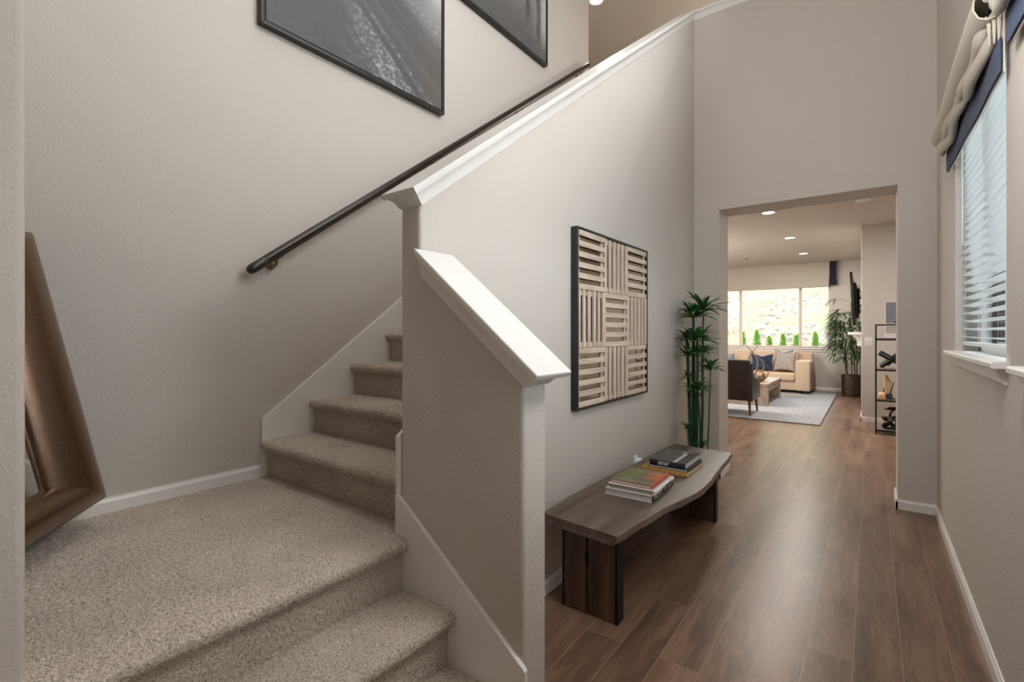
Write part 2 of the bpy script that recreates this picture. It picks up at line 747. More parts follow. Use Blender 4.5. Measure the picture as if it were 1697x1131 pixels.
# header wall with the opening
mb = MB()
mb.box(XAI, OX0, YH, YHB, 0, OZ)
mb.box(OX1, XR + 0.16, YH, YHB, 0, OZ)
mb.box(XAI, XR + 0.16, YH, YHB, OZ, 4.38)
bmesh.ops.remove_doubles(mb.bm, verts=mb.bm.verts, dist=1e-5)
dead = [f for f in mb.bm.faces if abs(f.calc_center_median().z - OZ) < 1e-4 and not (OX0 < f.calc_center_median().x < OX1)]
bmesh.ops.delete(mb.bm, geom=dead, context='FACES_ONLY')
struct('wall_opening', mb, M_WALL, 'greige wall across the hall with a wide cased-free opening', 'wall')
# far stair wall
mb = MB(); mb.box(XL - 0.13, XL, -0.36, YHB, 0, ZT, 0.012, 3)
struct('wall_left', mb, M_WALL, 'tall greige wall behind the handrail with two framed pictures', 'wall', smooth=40)
mb = MB(); mb.box(XL, -1.50, -0.36, -0.22, 0, ZT)
struct('wall_landing', mb, M_WALL, 'greige wall behind the leaning bronze mirror', 'wall')
# partition close to the camera
mb = MB(); mb.box(-1.65, -1.522, -2.2, 0.222, 0, ZT, 0.02, 4)
struct('wall_near', mb, M_WALL, 'end of a textured greige wall at the left edge close by', 'wall', smooth=40)
# entry wall behind
mb = MB(); mb.box(-1.7, XR + 0.16, -2.34, -2.2, 0, ZT)
struct('wall_front', mb, M_WALL, 'greige wall behind the viewpoint', 'wall')


def wall_with_holes(x0, x1, y0, y1, z0, z1, holes):
    """wall lying in Y-Z with rectangular holes (ya, yb, za, zb)"""
    mb = MB()
    ys = sorted({y0, y1, *[h[0] for h in holes], *[h[1] for h in holes]})
    zs = sorted({z0, z1, *[h[2] for h in holes], *[h[3] for h in holes]})
    solid = {}
    for i in range(len(ys) - 1):
        for j in range(len(zs) - 1):
            cy, cz = (ys[i] + ys[i + 1]) / 2, (zs[j] + zs[j + 1]) / 2
            solid[i, j] = not any(h[0] < cy < h[1] and h[2] < cz < h[3] for h in holes)
    V = {}

    def v(x, y, z):
        k = (round(x, 5), round(y, 5), round(z, 5))
        if k not in V:
            V[k] = mb.bm.verts.new(k)
        return V[k]
    for (i, j), s in solid.items():
        if not s:
            continue
        ya, yb, za, zb = ys[i], ys[i + 1], zs[j], zs[j + 1]
        for x, flip in ((x0, 1), (x1, 0)):
            q = [v(x, ya, za), v(x, yb, za), v(x, yb, zb), v(x, ya, zb)]
            mb.bm.faces.new(q[::-1] if flip else q)
        for di, dj, e in ((-1, 0, ((ya, za), (ya, zb))), (1, 0, ((yb, za), (yb, zb))), (0, -1, ((ya, za), (yb, za))), (0, 1, ((ya, zb), (yb, zb)))):
            if not solid.get((i + di, j + dj), False):
                (a, b), (c, d) = e
                mb.bm.faces.new([v(x0, a, b), v(x1, a, b), v(x1, c, d), v(x0, c, d)])
    return mb


WIN1 = (2.475, 3.795, 1.235, 2.50)
WIN2 = (0.80, 2.12, 1.235, 2.50)
WIN4 = (1.8, 3.3, 3.9, 5.1)  # unseen upper window, added and sized for the daylight it lets in
mb = wall_with_holes(XR, XR + 0.16, -2.2, YHB, 0, ZT, [WIN1, WIN2, WIN4])
struct('wall_right', mb, M_WALL, "hall's right wall with the two shaded windows", 'wall')

# living room shell
mb = MB()
bw = (-3.28, -0.742, 0.985, 2.47)


def wall_back_holes():
    m2 = wall_with_holes(0, 0.16, -5.0, 2.2, 0, ZC + 0.05, [bw])
    # built in Y-Z, turn to X-Z
    for vv in m2.bm.verts:
        x, y, z = vv.co
        vv.co = (y, YB + x, z)
    return m2


struct('wall_back', wall_back_holes(), M_WALL, "living room's end wall around the wide window", 'wall')
mb = MB(); mb.box(-5.13, -5.0, YHB, YB + 0.16, 0, ZC + 0.05)
struct('wall_living', mb, M_WALL, "living room's hidden left wall", 'wall')
mb = MB(); mb.box(-5.0, XAI, YHB - 0.12, YHB, 0, ZC + 0.05)
struct('wall_under_stair', mb, M_WALL, 'living room wall backing onto the stairs', 'wall')
mb = MB(); mb.box(2.2, 2.33, YHB, YB + 0.16, 0, ZC + 0.05)
mb.box(XR + 0.16, 2.2, YHB - 0.14, YHB, 0, ZC + 0.05)
struct('wall_dining', mb, M_WALL, 'wall of the side room past the opening', 'wall')
mb = MB(); mb.box(XF, 2.2, 9.10, YB, 0, ZC + 0.02, 0.012, 3)
struct('wall_fireplace', mb, M_WALL, 'greige chimney breast with television and light switch', 'wall', smooth=40)
mb = MB(); mb.box(-5.13, 2.33, YHB, YB + 0.16, ZC, ZC + 0.12)
struct('ceiling', mb, M_CEIL, 'living room ceiling with recessed lights', 'ceiling')
# upper floor
mb = MB(); mb.box(-6.5, XAI, 4.92, 10.2, ZC + 0.13, ZUF)
mb.box(XAI, 0.55, YHB, 10.2, ZC + 0.13, ZUF)
struct('floor_upper', mb, M_CARPET, 'upper hall floor at the top of the stairs', 'floor')
mb = MB()
mb.box(-6.6, -6.5, 4.9, 10.2, ZUF, ZT); mb.box(-6.5, 0.55, 10.2, 10.3, ZUF, ZT)
mb.box(0.45, 0.55, YHB, 10.2, ZUF, ZT); mb.box(-6.5, XL - 0.13, 4.98, YHB, ZUF, ZT)
struct('wall_upper', mb, M_WALL, 'walls of the upper hall', 'wall')
mb = MB(); mb.box(-6.6, 0.56, -2.34, 10.3, ZT, ZT + 0.1)
struct('ceiling_upper', mb, M_CEIL, 'high ceiling over stairs and upper hall', 'ceiling')


# ---- caps: mitred board on a cove moulding, following a slope
def slope_cap(p0, p1, lat0, lat1, axis, outs0=True, outs1=True, plumb0=None):
    """p0, p1: (along, z) ends of the slope; lat: wall faces across. axis: which way 'along' runs"""
    d = Vector((p1[0] - p0[0], p1[1] - p0[1])).normalized()
    nrm = Vector((-d.y, d.x))
    if nrm.y < 0:
        nrm = -nrm
    prof = [(0.0, 0.0), (0.006, 0.0), (0.009, 0.014), (0.012, 0.03), (0.019, 0.044), (0.024, 0.05), (0.024, 0.056), (0.036, 0.056), (0.037, 0.06), (0.037, 0.074), (0.035, 0.078)]
    rings = []
    for out, dn in prof:
        ring = []
        for e, sg in ((0, -1), (1, 1)):
            o = out if (outs0 if e == 0 else outs1) else 0.0
            base = Vector(p0 if e == 0 else p1) + d * (sg * o) + nrm * dn
            if e == 0 and plumb0 is not None:
                tt = (plumb0 - base.x) / d.x
                base = base + d * tt
            lats = (lat0 - out, lat1 + out) if e == 0 else (lat1 + out, lat0 - out)
            for l in lats:
                ring.append((base.x, l, base.y) if axis == 'X' else (l, base.x, base.y))
        rings.append(ring)
    return MB().loft(rings)


mb = slope_cap((1.262, 1.842), (4.74, 4.345), XAI, XA, 'Y', True, False)
struct('trim_stair', mb, M_TRIM, 'white sloping cap along the top of the tall stair wall', 'trim', smooth=25)
mb = slope_cap((-1.348, 1.566), (-0.884, 1.19), YK, YKB, 'X', False, True, plumb0=-1.352)
struct('trim_knee', mb, M_TRIM, 'white sloping cap on the short half wall', 'trim', smooth=25)
mb = slope_cap((XAI, 4.345), (XR, 4.345), YH, YHB, 'X', True, False)
struct('trim_landing', mb, M_TRIM, 'white level cap on the wall above the opening', 'trim', smooth=25)


# ---- baseboards
def baseboard(name, runs, z0=0.0, h=0.076, t=0.013, label=''):
    """runs: list of (x0,y0,x1,y1, nx,ny): wall line and the outward normal"""
    mb = MB()
    for x0, y0, x1, y1, nx, ny in runs:
        prof = [(0, 0), (t, 0), (t, h - 0.018), (t * 0.55, h - 0.006), (t * 0.5, h), (0, h)]
        a = [(x0 + nx * p, y0 + ny * p, z0 + q) for p, q in prof]
        b = [(x1 + nx * p, y1 + ny * p, z0 + q) for p, q in prof]
        mb.loft([a, b])
    struct(name, mb, M_TRIM, label, 'baseboard')


baseboard('baseboard_stair', [(XL, -0.22, XL, 1.294, 1, 0)], ZL - 0.02, 0.085, label='white baseboard along the carpeted landing')
baseboard('baseboard_left', [(XA, YKB, XA, YH, 1, 0), (XA, YH, OX0 + 0.013, YH, 0, -1), (OX0, YH - 0.013, OX0, YHB + 0.013, 1, 0)],
          label='white baseboard of the hall behind the bench')
baseboard('baseboard_right', [(OX1, YH - 0.013, OX1, YHB + 0.013, -1, 0), (OX1 - 0.013, YH, XR, YH, 0, -1), (XR, -2.2, XR, YH, -1, 0)],
          label="white baseboard along the hall's right wall")
baseboard('baseboard_back', [(-5, YB, XF, YB, 0, -1)], label="white baseboard of the living room's end wall")
baseboard('baseboard_fireplace', [(XF, 9.1 - 0.013, XF, 10.2, -1, 0), (XF - 0.013, 9.1, 2.2, 9.1, 0, -1)], label='white baseboard around the chimney breast')


# ---- windows
def foyer_window(name, w, mull=True, label=''):
    y0, y1, z0, z1 = w
    root = thing(name, label, 'window', (XR, (y0 + y1) / 2, z0))
    root['kind'] = 'structure'
    f = MB()
    xg0, xg1 = XR + 0.10, XR + 0.15
    t = 0.05
    f.box(xg0, xg1, y0, y0 + t, z0, z1, 0.004); f.box(xg0, xg1, y1 - t, y1, z0, z1, 0.004)
    f.box(xg0, xg1, y0, y1, z0, z0 + t, 0.004); f.box(xg0, xg1, y0, y1, z1 - t, z1, 0.004)
    if mull:
        ym = (y0 + y1) / 2
        f.box(xg0 + 0.005, xg1, ym - 0.03, ym + 0.03, z0, z1, 0.004)
    f.build('window_frame', M_VINYL, root, smooth=30)
    p = MB(); p.box(XR + 0.122, XR + 0.127, y0 + 0.02, y1 - 0.02, z0 + 0.02, z1 - 0.02)
    p.build('pane', M_GLASS, root)
    return root


def stool(root, y0, y1, z0):
    s = MB()
    s.prism([(XR + 0.10, z0 - 0.004), (XR + 0.10, z0 + 0.018), (XR - 0.043, z0 + 0.018), (XR - 0.05, z0 + 0.012), (XR - 0.05, z0 - 0.002), (XR - 0.045, z0 - 0.006)], 'Y', y0 - 0.055, y1 + 0.055)
    s.build('sill', M_TRIM, root)
    a = MB()
    a.prism([(XR, z0 - 0.004), (XR - 0.030, z0 - 0.006), (XR - 0.026, z0 - 0.022), (XR - 0.018, z0 - 0.05), (XR - 0.016, z0 - 0.058), (XR - 0.008, z0 - 0.066), (XR, z0 - 0.066)], 'Y', y0 - 0.02, y1 + 0.02)
    a.build('apron', M_TRIM, root)


w1 = foyer_window('window_1', WIN1, True, 'window farther along the right wall, seen with blinds down')
stool(w1, WIN1[0], WIN1[1], WIN1[2])
w2 = foyer_window('window_2', WIN2, True, 'window at the right edge with only its sill end in view')
stool(w2, WIN2[0], WIN2[1], WIN2[2])
w4 = foyer_window('window_4_added', WIN4, True, 'unseen upper foyer window added for its daylight')

# living room window
x0, x1, z0, z1 = bw
w3 = thing('window_3', 'wide three-pane living room window looking onto the hillside', 'window', ((x0 + x1) / 2, YB, z0))
w3['kind'] = 'structure'
f = MB()
ya, yb = YB + 0.06, YB + 0.13
t = 0.05
for a, b in ((x0, x0 + t), (x1 - t, x1)):
    f.box(a, b, ya, yb, z0, z1, 0.004)
f.box(x0, x1, ya, yb, z0, z0 + t, 0.004); f.box(x0, x1, ya, yb, z1 - t, z1, 0.004)
for xm in (-2.67, -1.352):
    f.box(xm - 0.032, xm + 0.032, ya, yb, z0 + t, z1 - t)
f.build('window_frame', M_VINYLTAN, w3, smooth=30)
for a, b in ((x0 + t, -2.702), (-2.638, -1.384), (-1.32, x1 - t)):
    p = MB(); p.box(a - 0.01, b + 0.01, YB + 0.09, YB + 0.096, z0 + 0.03, z1 - 0.03)
    p.build('pane', M_GLASS, w3)
s = MB(); s.box(x0 - 0.06, x1 + 0.06, YB - 0.05, YB + 0.06, z0 - 0.022, z0, 0.004)
s.build('sill', M_TRIM, w3, smooth=30)
s = MB(); s.box(x0 - 0.04, x1 + 0.04, YB - 0.018, YB, z0 - 0.085, z0 - 0.022, 0.004)
s.build('apron', M_TRIM, w3, smooth=30)

# ================================================================== STAIRCASE
stair = thing('staircase', 'beige carpeted staircase turning right at a square landing', 'staircase', (-2.05, 0.75, 0))


def resample(pts, step):
    pts = np.array(pts, float)
    seg = np.linalg.norm(np.diff(pts, axis=0), axis=1)
    L = np.concatenate([[0], np.cumsum(seg)])
    n = max(2, int(L[-1] / step) + 1)
    s = np.linspace(0, L[-1], n)
    return np.stack([np.interp(s, L, pts[:, i]) for i in range(2)], 1)


def nose_profile(zb, zt, r, run):
    """(p, z) from foot of the riser over the nosing to the back of the tread; riser plane at p=0, tread towards +p"""
    pts = [(0.0, zb), (0.0, zt - 0.056)]
    for k in range(0, 11):
        a = -PI / 2 - PI * k / 10
        pts.append((-0.008 + r * math.cos(a) * 1.05, zt - r + r * math.sin(a)))
    pts.append((run, zt))
    return pts


def pile(P, Nn, amp=0.0038):
    d = vnoise(P, 135.0, 1) * 0.8 + vnoise(P, 330.0, 2) * 0.5 + RNG.normal(0, 0.28, P.shape[:2])
    und = vnoise(P, 9.0, 3) * 0.9
    return P + Nn * (d * amp + und * 0.0014)[..., None]


def carpet_sheet(name, prof, lo, hi, place, step):
    pr = resample(prof, step)
    tg = np.gradient(pr, axis=0)
    tg /= np.linalg.norm(tg, axis=1)[:, None] + 1e-9
    nn = np.stack([-tg[:, 1], tg[:, 0]], 1)
    w = np.linspace(lo, hi, max(2, int((hi - lo) / step) + 1))
    P = np.zeros((len(pr), len(w), 3)); Q = np.zeros_like(P)
    for i, (p, z) in enumerate(pr):
        for_ = place(p, z, w)
        P[i] = for_
        Q[i] = place(p + nn[i, 0], z + nn[i, 1], w) - for_
    # round the pile down at both ends of the width
    P = pile(P, Q)
    return grid_mesh(name, P, M_CARPET, stair)


def up_place(y0):
    return lambda p, z, w: np.stack([w, np.full_like(w, y0 + p), np.full_like(w, z)], 1)


def low_place(x0):
    return lambda p, z, w: np.stack([np.full_like(w, x0 - p), w, np.full_like(w, z)], 1)


NR = 0.027
for k in range(14):
    zt = ZL + RISE * (k + 1)
    y0 = 1.322 + RUN * k
    stp = 0.0042 if k < 4 else (0.008 if k < 6 else 0.03)
    o = carpet_sheet('step', nose_profile(zt - RISE - 0.004, zt, NR, RUN + 0.01), XL + 0.016, XAI - 0.018, up_place(y0), stp)
for k, (xn, zt) in enumerate(((-1.405, ZL), (-1.165, ZL - RISE), (-0.925, ZL - 2 * RISE))):
    x0 = xn - 0.034
    if k == 0:
        prof = nose_profile(zt - RISE - 0.004, zt, NR, 0.03)
        o = carpet_sheet('landing_edge', prof, -0.21 + 0.44, YK - 0.016, low_place(x0), 0.0042)
    else:
        o = carpet_sheet('step', nose_profile(zt - RISE - 0.004, zt, NR, 0.28), 0.235, YK - 0.016, low_place(x0), 0.0042)
# landing floor
xs = np.arange(XL + 0.005, -1.462, 0.0042)
ys = np.arange(-0.215, 1.325, 0.0042)
P = np.zeros((len(xs), len(ys), 3))
P[..., 0] = xs[:, None]; P[..., 1] = ys[None, :]; P[..., 2] = ZL
Nn = np.zeros_like(P); Nn[..., 2] = 1
P = pile(P, Nn)
grid_mesh('landing', P[:, ::-1], M_CARPET, stair)
# solid bodies under the carpet
b = MB()
b.box(XL + 0.01, -1.46, -0.215, 1.33, 0.0, ZL - 0.012)
b.box(-1.46, -1.445, 0.235, YK - 0.02, 0.0, ZL - 0.012)
b.box(-1.445, -1.205, 0.235, YK - 0.02, 0.0, ZL - RISE - 0.012)
b.box(-1.205, -0.965, 0.235, YK - 0.02, 0.0, ZL - 2 * RISE - 0.012)
b.build('stair_base', M_CARPET, stair)
b = MB()
pts = [(1.335, ZL - 0.2)]
for k in range(14):
    pts += [(1.335 + RUN * k, ZL + RISE * (k + 1) - 0.012), (1.335 + RUN * (k + 1), ZL + RISE * (k + 1) - 0.012)]
pts = [(1.335, ZL - 0.2)] + [q for q in pts[1:]] + [(pts[-1][0], 2.9), (1.9, ZL - 0.2)]
b.prism(pts, 'X', XL + 0.02, XAI - 0.022)
b.build('stair_base', M_CARPET, stair)
# white skirt boards
sk = MB()
sk.prism([(1.294, ZL - 0.05), (1.294, 0.885), (1.300, 0.893), (5.09, 0.893 + 0.735 * 3.79), (5.09, 3.2), (1.75, ZL - 0.05)], 'X', XL, XL + 0.017, 0.002, 1)
sk.build('skirt_board', M_TRIM, stair)
sk = MB()
sk.prism([(YK - 0.012, ZL - 0.05), (YK - 0.012, 0.955), (YK, 0.962), (4.9, 0.962 + 0.735 * 3.65), (4.9, 3.0), (1.75, ZL - 0.05)], 'X', XAI - 0.018, XAI + 0.0005, 0.002, 1)
sk.build('skirt_board', M_TRIM, stair)
sk = MB()
sk.prism([(-1.484, 0.3), (-1.484, 0.728), (-1.474, 0.733), (-0.876, 0.302), (-0.868, 0.294), (-0.868, 0.0), (-1.2, 0.0)], 'Y', YK - 0.017, YK + 0.0005, 0.002, 1)
sk.build('skirt_board', M_TRIM, stair)

# ================================================================== HANDRAIL
hr = thing('handrail', 'dark brown sloping handrail fixed along the stair wall', 'handrail', (-2.59, 1.2, 1.66))
pa, pb = Vector((-2.59, 1.205, 1.683)), Vector((-2.59, 4.955, 4.415))
dd = (pb - pa).normalized()
mb = MB()
nz = Vector((0, -dd.z, dd.y))
prof2 = [(-0.022, -0.020), (0.022, -0.020), (0.024, -0.004), (0.018, 0.0), (0.024, 0.006), (0.021, 0.019), (0.008, 0.026), (-0.008, 0.026), (-0.021, 0.019), (-0.024, 0.006), (-0.018, 0.0), (-0.024, -0.004)]
rings = []
for s_, k in ((0.105, 1.0), ((pb - pa).length, 1.0)):
    c = pa + dd * s_
    rings.append([c + Vector((q, 0, 0)) * k + nz * (w * k) for q, w in prof2])
mb.loft(rings)
mb.build('rail', M_RAIL, hr, smooth=50)
mb = MB()
rings = []
for s_, k in ((-0.012, 0.45), (-0.004, 0.8), (0.012, 1.02), (0.03, 1.06), (0.106, 1.04), (0.108, 1.0)):
    c = pa + dd * s_
    rings.append([c + Vector((0.025 * math.cos(a) * k, 0, 0)) + nz * (0.025 * math.sin(a) * k) for a in [2 * PI * i / 16 for i in range(16)]])
mb.loft(rings)
mb.build('end_fitting', M_RAIL, hr, smooth=60)
for yb_ in (1.345, 2.5, 3.66, 4.80):
    c = pa + dd * ((yb_ - pa.y) / dd.y)
    bk = MB()
    bk.lathe([(0.0, 0), (0.0, 0)], (0, 0, 0), 3, False) if False else None
    M = Matrix.Translation((XL, yb_, c.z - 0.062)) @ Matrix.Rotation(PI / 2, 4, 'Y')
    ringp = [(0.024, 0.0), (0.024, 0.006), (0.016, 0.011), (0.009, 0.013)]
    bk.loft([[M @ Vector((r * math.cos(a) * 0.8 + 0, r * math.sin(a), z)) for a in [2 * PI * i / 14 for i in range(14)]] for r, z in ringp])
    bk.tube([(XL + 0.01, yb_, c.z - 0.062), (XL + 0.04, yb_, c.z - 0.066), (-2.597, yb_, c.z - 0.058), (-2.59, yb_, c.z - 0.046), (-2.59, yb_, c.z - 0.02)], [0.008, 0.009, 0.009, 0.009, 0.008], 8)
    q0, q1 = c - dd * 0.03 - nz * 0.022, c + dd * 0.03 - nz * 0.022
    bk.tube([q0, q1], 0.007, 6)
    bk.build('bracket', M_NICKEL, hr, smooth=50)


# ================================================================== FRAMED PICTURES
def framed_picture(y0, y1, z0, z1, label, paint):
    root = thing('framed_picture', label, 'picture', (XL, (y0 + y1) / 2, z0), 'framed prints on the stair wall')
    d, w = 0.05, 0.022
    xa, xb = XL + 0.004, XL + d
    f = MB()
    # four mitred bars
    for quad_o, quad_i in (
        (((y0, z0), (y1, z0)), ((y0 + w, z0 + w), (y1 - w, z0 + w))),
        (((y1, z0), (y1, z1)), ((y1 - w, z0 + w), (y1 - w, z1 - w))),
        (((y1, z1), (y0, z1)), ((y1 - w, z1 - w), (y0 + w, z1 - w))),
        (((y0, z1), (y0, z0)), ((y0 + w, z1 - w), (y0 + w, z0 + w)))):
        (a, b_), (c, e) = quad_o, quad_i
        f.hexa([(xa, *a), (xa, *b_), (xa, *e), (xa, *c)], [(xb, *a), (xb, *b_), (xb, *e), (xb, *c)], 0.0025, 2)
    f.build('frame', M_BLACK, root, smooth=40)
    ny, nz_ = 220, int(220 * (z1 - z0) / (y1 - y0))
    Y = np.linspace(y0 + w + 0.007, y1 - w - 0.007, ny)
    Z = np.linspace(z0 + w + 0.007, z1 - w - 0.007, nz_)
    P = np.zeros((ny, nz_, 3))
    P[..., 0] = XL + d - 0.007; P[..., 1] = Y[:, None]; P[..., 2] = Z[None, :]
    U = (P[..., 1] - y0) / (y1 - y0); V = (P[..., 2] - z0) / (z1 - z0)
    c = paint(U, V, P)
    grid_mesh('print', P, M_PRINT, root, colors=c)
    bkk = MB(); bkk.box(XL + 0.004, XL + d - 0.012, y0 + w * 0.8, y1 - w * 0.8, z0 + w * 0.8, z1 - w * 0.8)
    bkk.build('backing', M_BLACK, root)
    return root


def fbm(P, f, seed, octs=4):
    o = 0; a = 1.0; s = 0
    for k in range(octs):
        o = o + a * vnoise(P, f * 2 ** k, seed + k); s += a; a *= 0.55
    return o / s


def sstep(a, b, x):
    t = np.clip((x - a) / (b - a), 0, 1)
    return t * t * (3 - 2 * t)


def paint_rays(U, V, P):
    # beams of light falling across a misty slope
    Q = np.stack([U * 6, V * 6, np.zeros_like(U)], -1)
    # rows run down to the right, fanning out from the upper left
    src = np.arctan2(V - 1.05, U + 0.25)
    z0_ = np.zeros_like(U)
    beams = vnoise(np.stack([src * 13, z0_, z0_], -1), 1.0, 5) * 0.6 + vnoise(np.stack([src * 37, z0_, z0_], -1), 1.0, 6) * 0.4
    near = sstep(0.25, 1.1, U * 0.75 + V * 0.55)
    base = 0.085 + 0.05 * near + 0.05 * beams * sstep(0.2, 0.6, U)
    grass = np.maximum(fbm(Q, 11, 11, 4) + 0.12, 0) * 0.42 * sstep(0.0, 0.45, beams + 0.1) * sstep(0.30, 0.6, U)
    glow = 0.45 * np.exp(-(((U - 1.0) / 0.20) ** 2 + ((V - 0.86) / 0.28) ** 2))
    v = np.clip(base + grass + glow + 0.012 * fbm(Q, 20, 3, 2), 0.03, 0.8)
    warm = sstep(0.75, 1.0, U) * sstep(0.55, 0.2, V)
    return np.stack([v * (1.0 + 0.16 * warm), v * (1 + 0.02 * warm), v * (1.02 - 0.10 * warm)], -1)


def paint_trees(U, V, P):
    Q = np.stack([U * 6, V * 6, np.zeros_like(U)], -1)
    mist = 0.10 + 0.34 * np.exp(-((U - 0.98) / 0.13) ** 2) * sstep(0.05, 0.35, V) + 0.34 * np.exp(-(((U - 0.62) / 0.16) ** 2 + ((V - 0.72) / 0.3) ** 2)) + 0.08 * sstep(0.0, 1.0, V)
    v = mist + 0.02 * fbm(Q, 6, 21, 3)
    for cx, w, a, foot in ((0.885, 0.030, 0.62, 0.05), (0.745, 0.026, 0.55, 0.17), (0.61, 0.020, 0.35, 0.25), (0.47, 0.024, 0.45, 0.22), (0.30, 0.030, 0.5, 0.12), (0.14, 0.024, 0.5, 0.15)):
        e = np.abs(U - cx - 0.006 * vnoise(Q, 2.0, int(cx * 100))) / w
        t = (1 - sstep(0.75, 1.1, e)) * sstep(foot, foot + 0.22, V)
        v = v * (1 - a * t)
    leaf = sstep(0.1, 0.35, fbm(Q, 11, 31, 4) + 0.35 * np.exp(-(((U - 0.90) / 0.10) ** 2)) - 0.35 - 0.9 * np.abs(V - 0.62))
    v = v * (1 - 0.65 * leaf)
    v = np.clip(v, 0.03, 0.75)
    warm = sstep(0.85, 1.0, U) * sstep(0.35, 0.1, V)
    return np.stack([v * (1.0 + 0.14 * warm), v * 1.0, v * (0.99 - 0.08 * warm)], -1)


framed_picture(1.274, 2.655, 3.018, 4.18, 'black framed print of light beams on a misty slope, left of the two', paint_rays)
framed_picture(2.755, 4.125, 4.038, 5.20, 'black framed print of misty tree trunks, nearer the top of the stairs', paint_trees)

# ================================================================== LEANING MIRROR
P1 = Vector((-2.505, 0.604, 0.686)); P2 = Vector((-2.145, 0.311, 0.668)); P3 = Vector((-2.615, 0.403, 1.750))
Sx = (P3 - P1); HM = Sx.length; Sx.normalize()
Rx = (P2 - P1); Rx = (Rx - Sx * Rx.dot(Sx)).normalized()
Nx = Rx.cross(Sx).normalized()
if Nx.dot(Vector((0, 0, CAM_H)) - P1) < 0:
    Nx = -Nx
mir = thing('leaning_mirror', 'large mirror in a wide bronze frame leaning in the landing corner', 'mirror', tuple(P1 + Rx * 0.40))
WM = 0.95
wst, wra = 0.268, 0.140


def mp(u, v, n):
    return P1 + Rx * u + Sx * v + Nx * n


def frame_bar(c_out0, c_out1, c_in0, c_in1, name):
    """convex moulding between outer and inner edges of a mitred bar"""
    prof = [(0.0, -0.045), (0.0, -0.018), (0.02, -0.006), (0.05, 0.0), (0.10, 0.008), (0.20, 0.024), (0.32, 0.036), (0.45, 0.042), (0.58, 0.040), (0.72, 0.028), (0.86, 0.006), (0.97, -0.016), (1.0, -0.03), (1.0, -0.045)]
    def strip(pf, nm, m):
        ra, rb = [], []
        for t_, n_ in pf:
            a = (c_out0[0] + (c_in0[0] - c_out0[0]) * t_, c_out0[1] + (c_in0[1] - c_out0[1]) * t_)
            b_ = (c_out1[0] + (c_in1[0] - c_out1[0]) * t_, c_out1[1] + (c_in1[1] - c_out1[1]) * t_)
            ra.append(mp(a[0], a[1], n_)); rb.append(mp(b_[0], b_[1], n_))
        return MB().loft([ra, rb]).build(nm, m, mir, smooth=40)
    if 'rail' in name:
        k = 5
        strip(prof[k - 1:] + [(0.10, -0.045)], name, M_BRONZE)
        strip(prof[:k] + [(0.10, -0.045)], 'frame_lip', M_DARKBRONZE).__setitem__('label', 'dark outer lip')
    else:
        strip(prof, name, M_BRONZE)


co = [(0, 0), (WM, 0), (WM, HM), (0, HM)]
ci = [(wst, wra), (WM - wst, wra), (WM - wst, HM - wra), (wst, HM - wra)]
for i, nm in enumerate(('frame_rail', 'frame_stile', 'frame_rail', 'frame_stile')):
    j = (i + 1) % 4
    frame_bar(co[i], co[j], ci[i], ci[j], nm)
mb = MB()
q = [mp(*c, -0.034) for c in ci]; q2 = [mp(*c, -0.044) for c in ci]
mb.hexa(q2, q)
mb.build('mirror_glass', M_MIRROR, mir)
for u_ in (0.50, 0.86):
    c0 = mp(u_, -0.002, -0.02)
    mb = MB(); mb.tube([(c0.x, c0.y, ZL), (c0.x, c0.y, c0.z)], 0.018, 10); mb.build('foot', M_BRONZE, mir, smooth=50)


# ================================================================== WALL ART
art = thing('slatted_wall_art', 'square wall art of pale wooden slats over mirror in a black frame', 'wall art', (XA, 2.916, 0.918))
ay0, ay1, az0, az1 = 2.387, 3.445, 0.918, 1.957
f = MB()
xa, xb = XA + 0.003, XA + 0.046
fw = 0.014
f.box(xa, xb, ay0, ay0 + fw, az0, az1, 0.002, 1); f.box(xa, xb, ay1 - fw, ay1, az0, az1, 0.002, 1)
f.box(xa, xb, ay0 + fw, ay1 - fw, az0, az0 + fw, 0.002, 1); f.box(xa, xb, ay0 + fw, ay1 - fw, az1 - fw, az1, 0.002, 1)
f.build('frame', M_BLACK, art)
f = MB(); f.box(xa, XA + 0.022, ay0 + fw, ay1 - fw, az0 + fw, az1 - fw)
f.build('mirror_backing', M_TINTMIRROR, art)
bw_, bh_ = (ay1 - ay0 - 2 * fw) / 3, (az1 - az0 - 2 * fw) / 3
for r_ in range(3):
    for c_ in range(3):
        y0 = ay0 + fw + bw_ * c_; z0 = az0 + fw + bh_ * r_
        mb = MB()
        xs0, xs1 = XA + 0.029, XA + 0.043
        if (r_ + c_) % 2 == 0:      # slats lie flat, an upright at each end
            n_ = 6
            sl = 0.032
            gp = (bh_ - n_ * sl) / (n_ - 1)
            for k in range(n_):
                mb.box(xs0, xs1 - random.uniform(0, 0.003), y0 + 0.004, y0 + bw_ - 0.004, z0 + k * (sl + gp), z0 + k * (sl + gp) + sl, 0.0015, 1)
            for yy in (y0 + 0.006, y0 + bw_ - 0.036):
                mb.box(XA + 0.023, xs0, yy, yy + 0.03, z0 + 0.002, z0 + bh_ - 0.002)
            mb.build('slat_panel', M_SLAT, art)
        else:
            n_ = 6
            sl = 0.030
            gp = (bw_ - n_ * sl) / (n_ - 1)
            for k in range(n_):
                mb.box(xs0, xs1 - random.uniform(0, 0.003), y0 + k * (sl + gp), y0 + k * (sl + gp) + sl, z0 + 0.002, z0 + bh_ - 0.002, 0.0015, 1)
            for zz in (z0 + 0.004, z0 + bh_ - 0.034):
                mb.box(XA + 0.023, xs0, y0 + 0.002, y0 + bw_ - 0.002, zz, zz + 0.03)
            mb.build('slat_panel', M_SLATV, art)

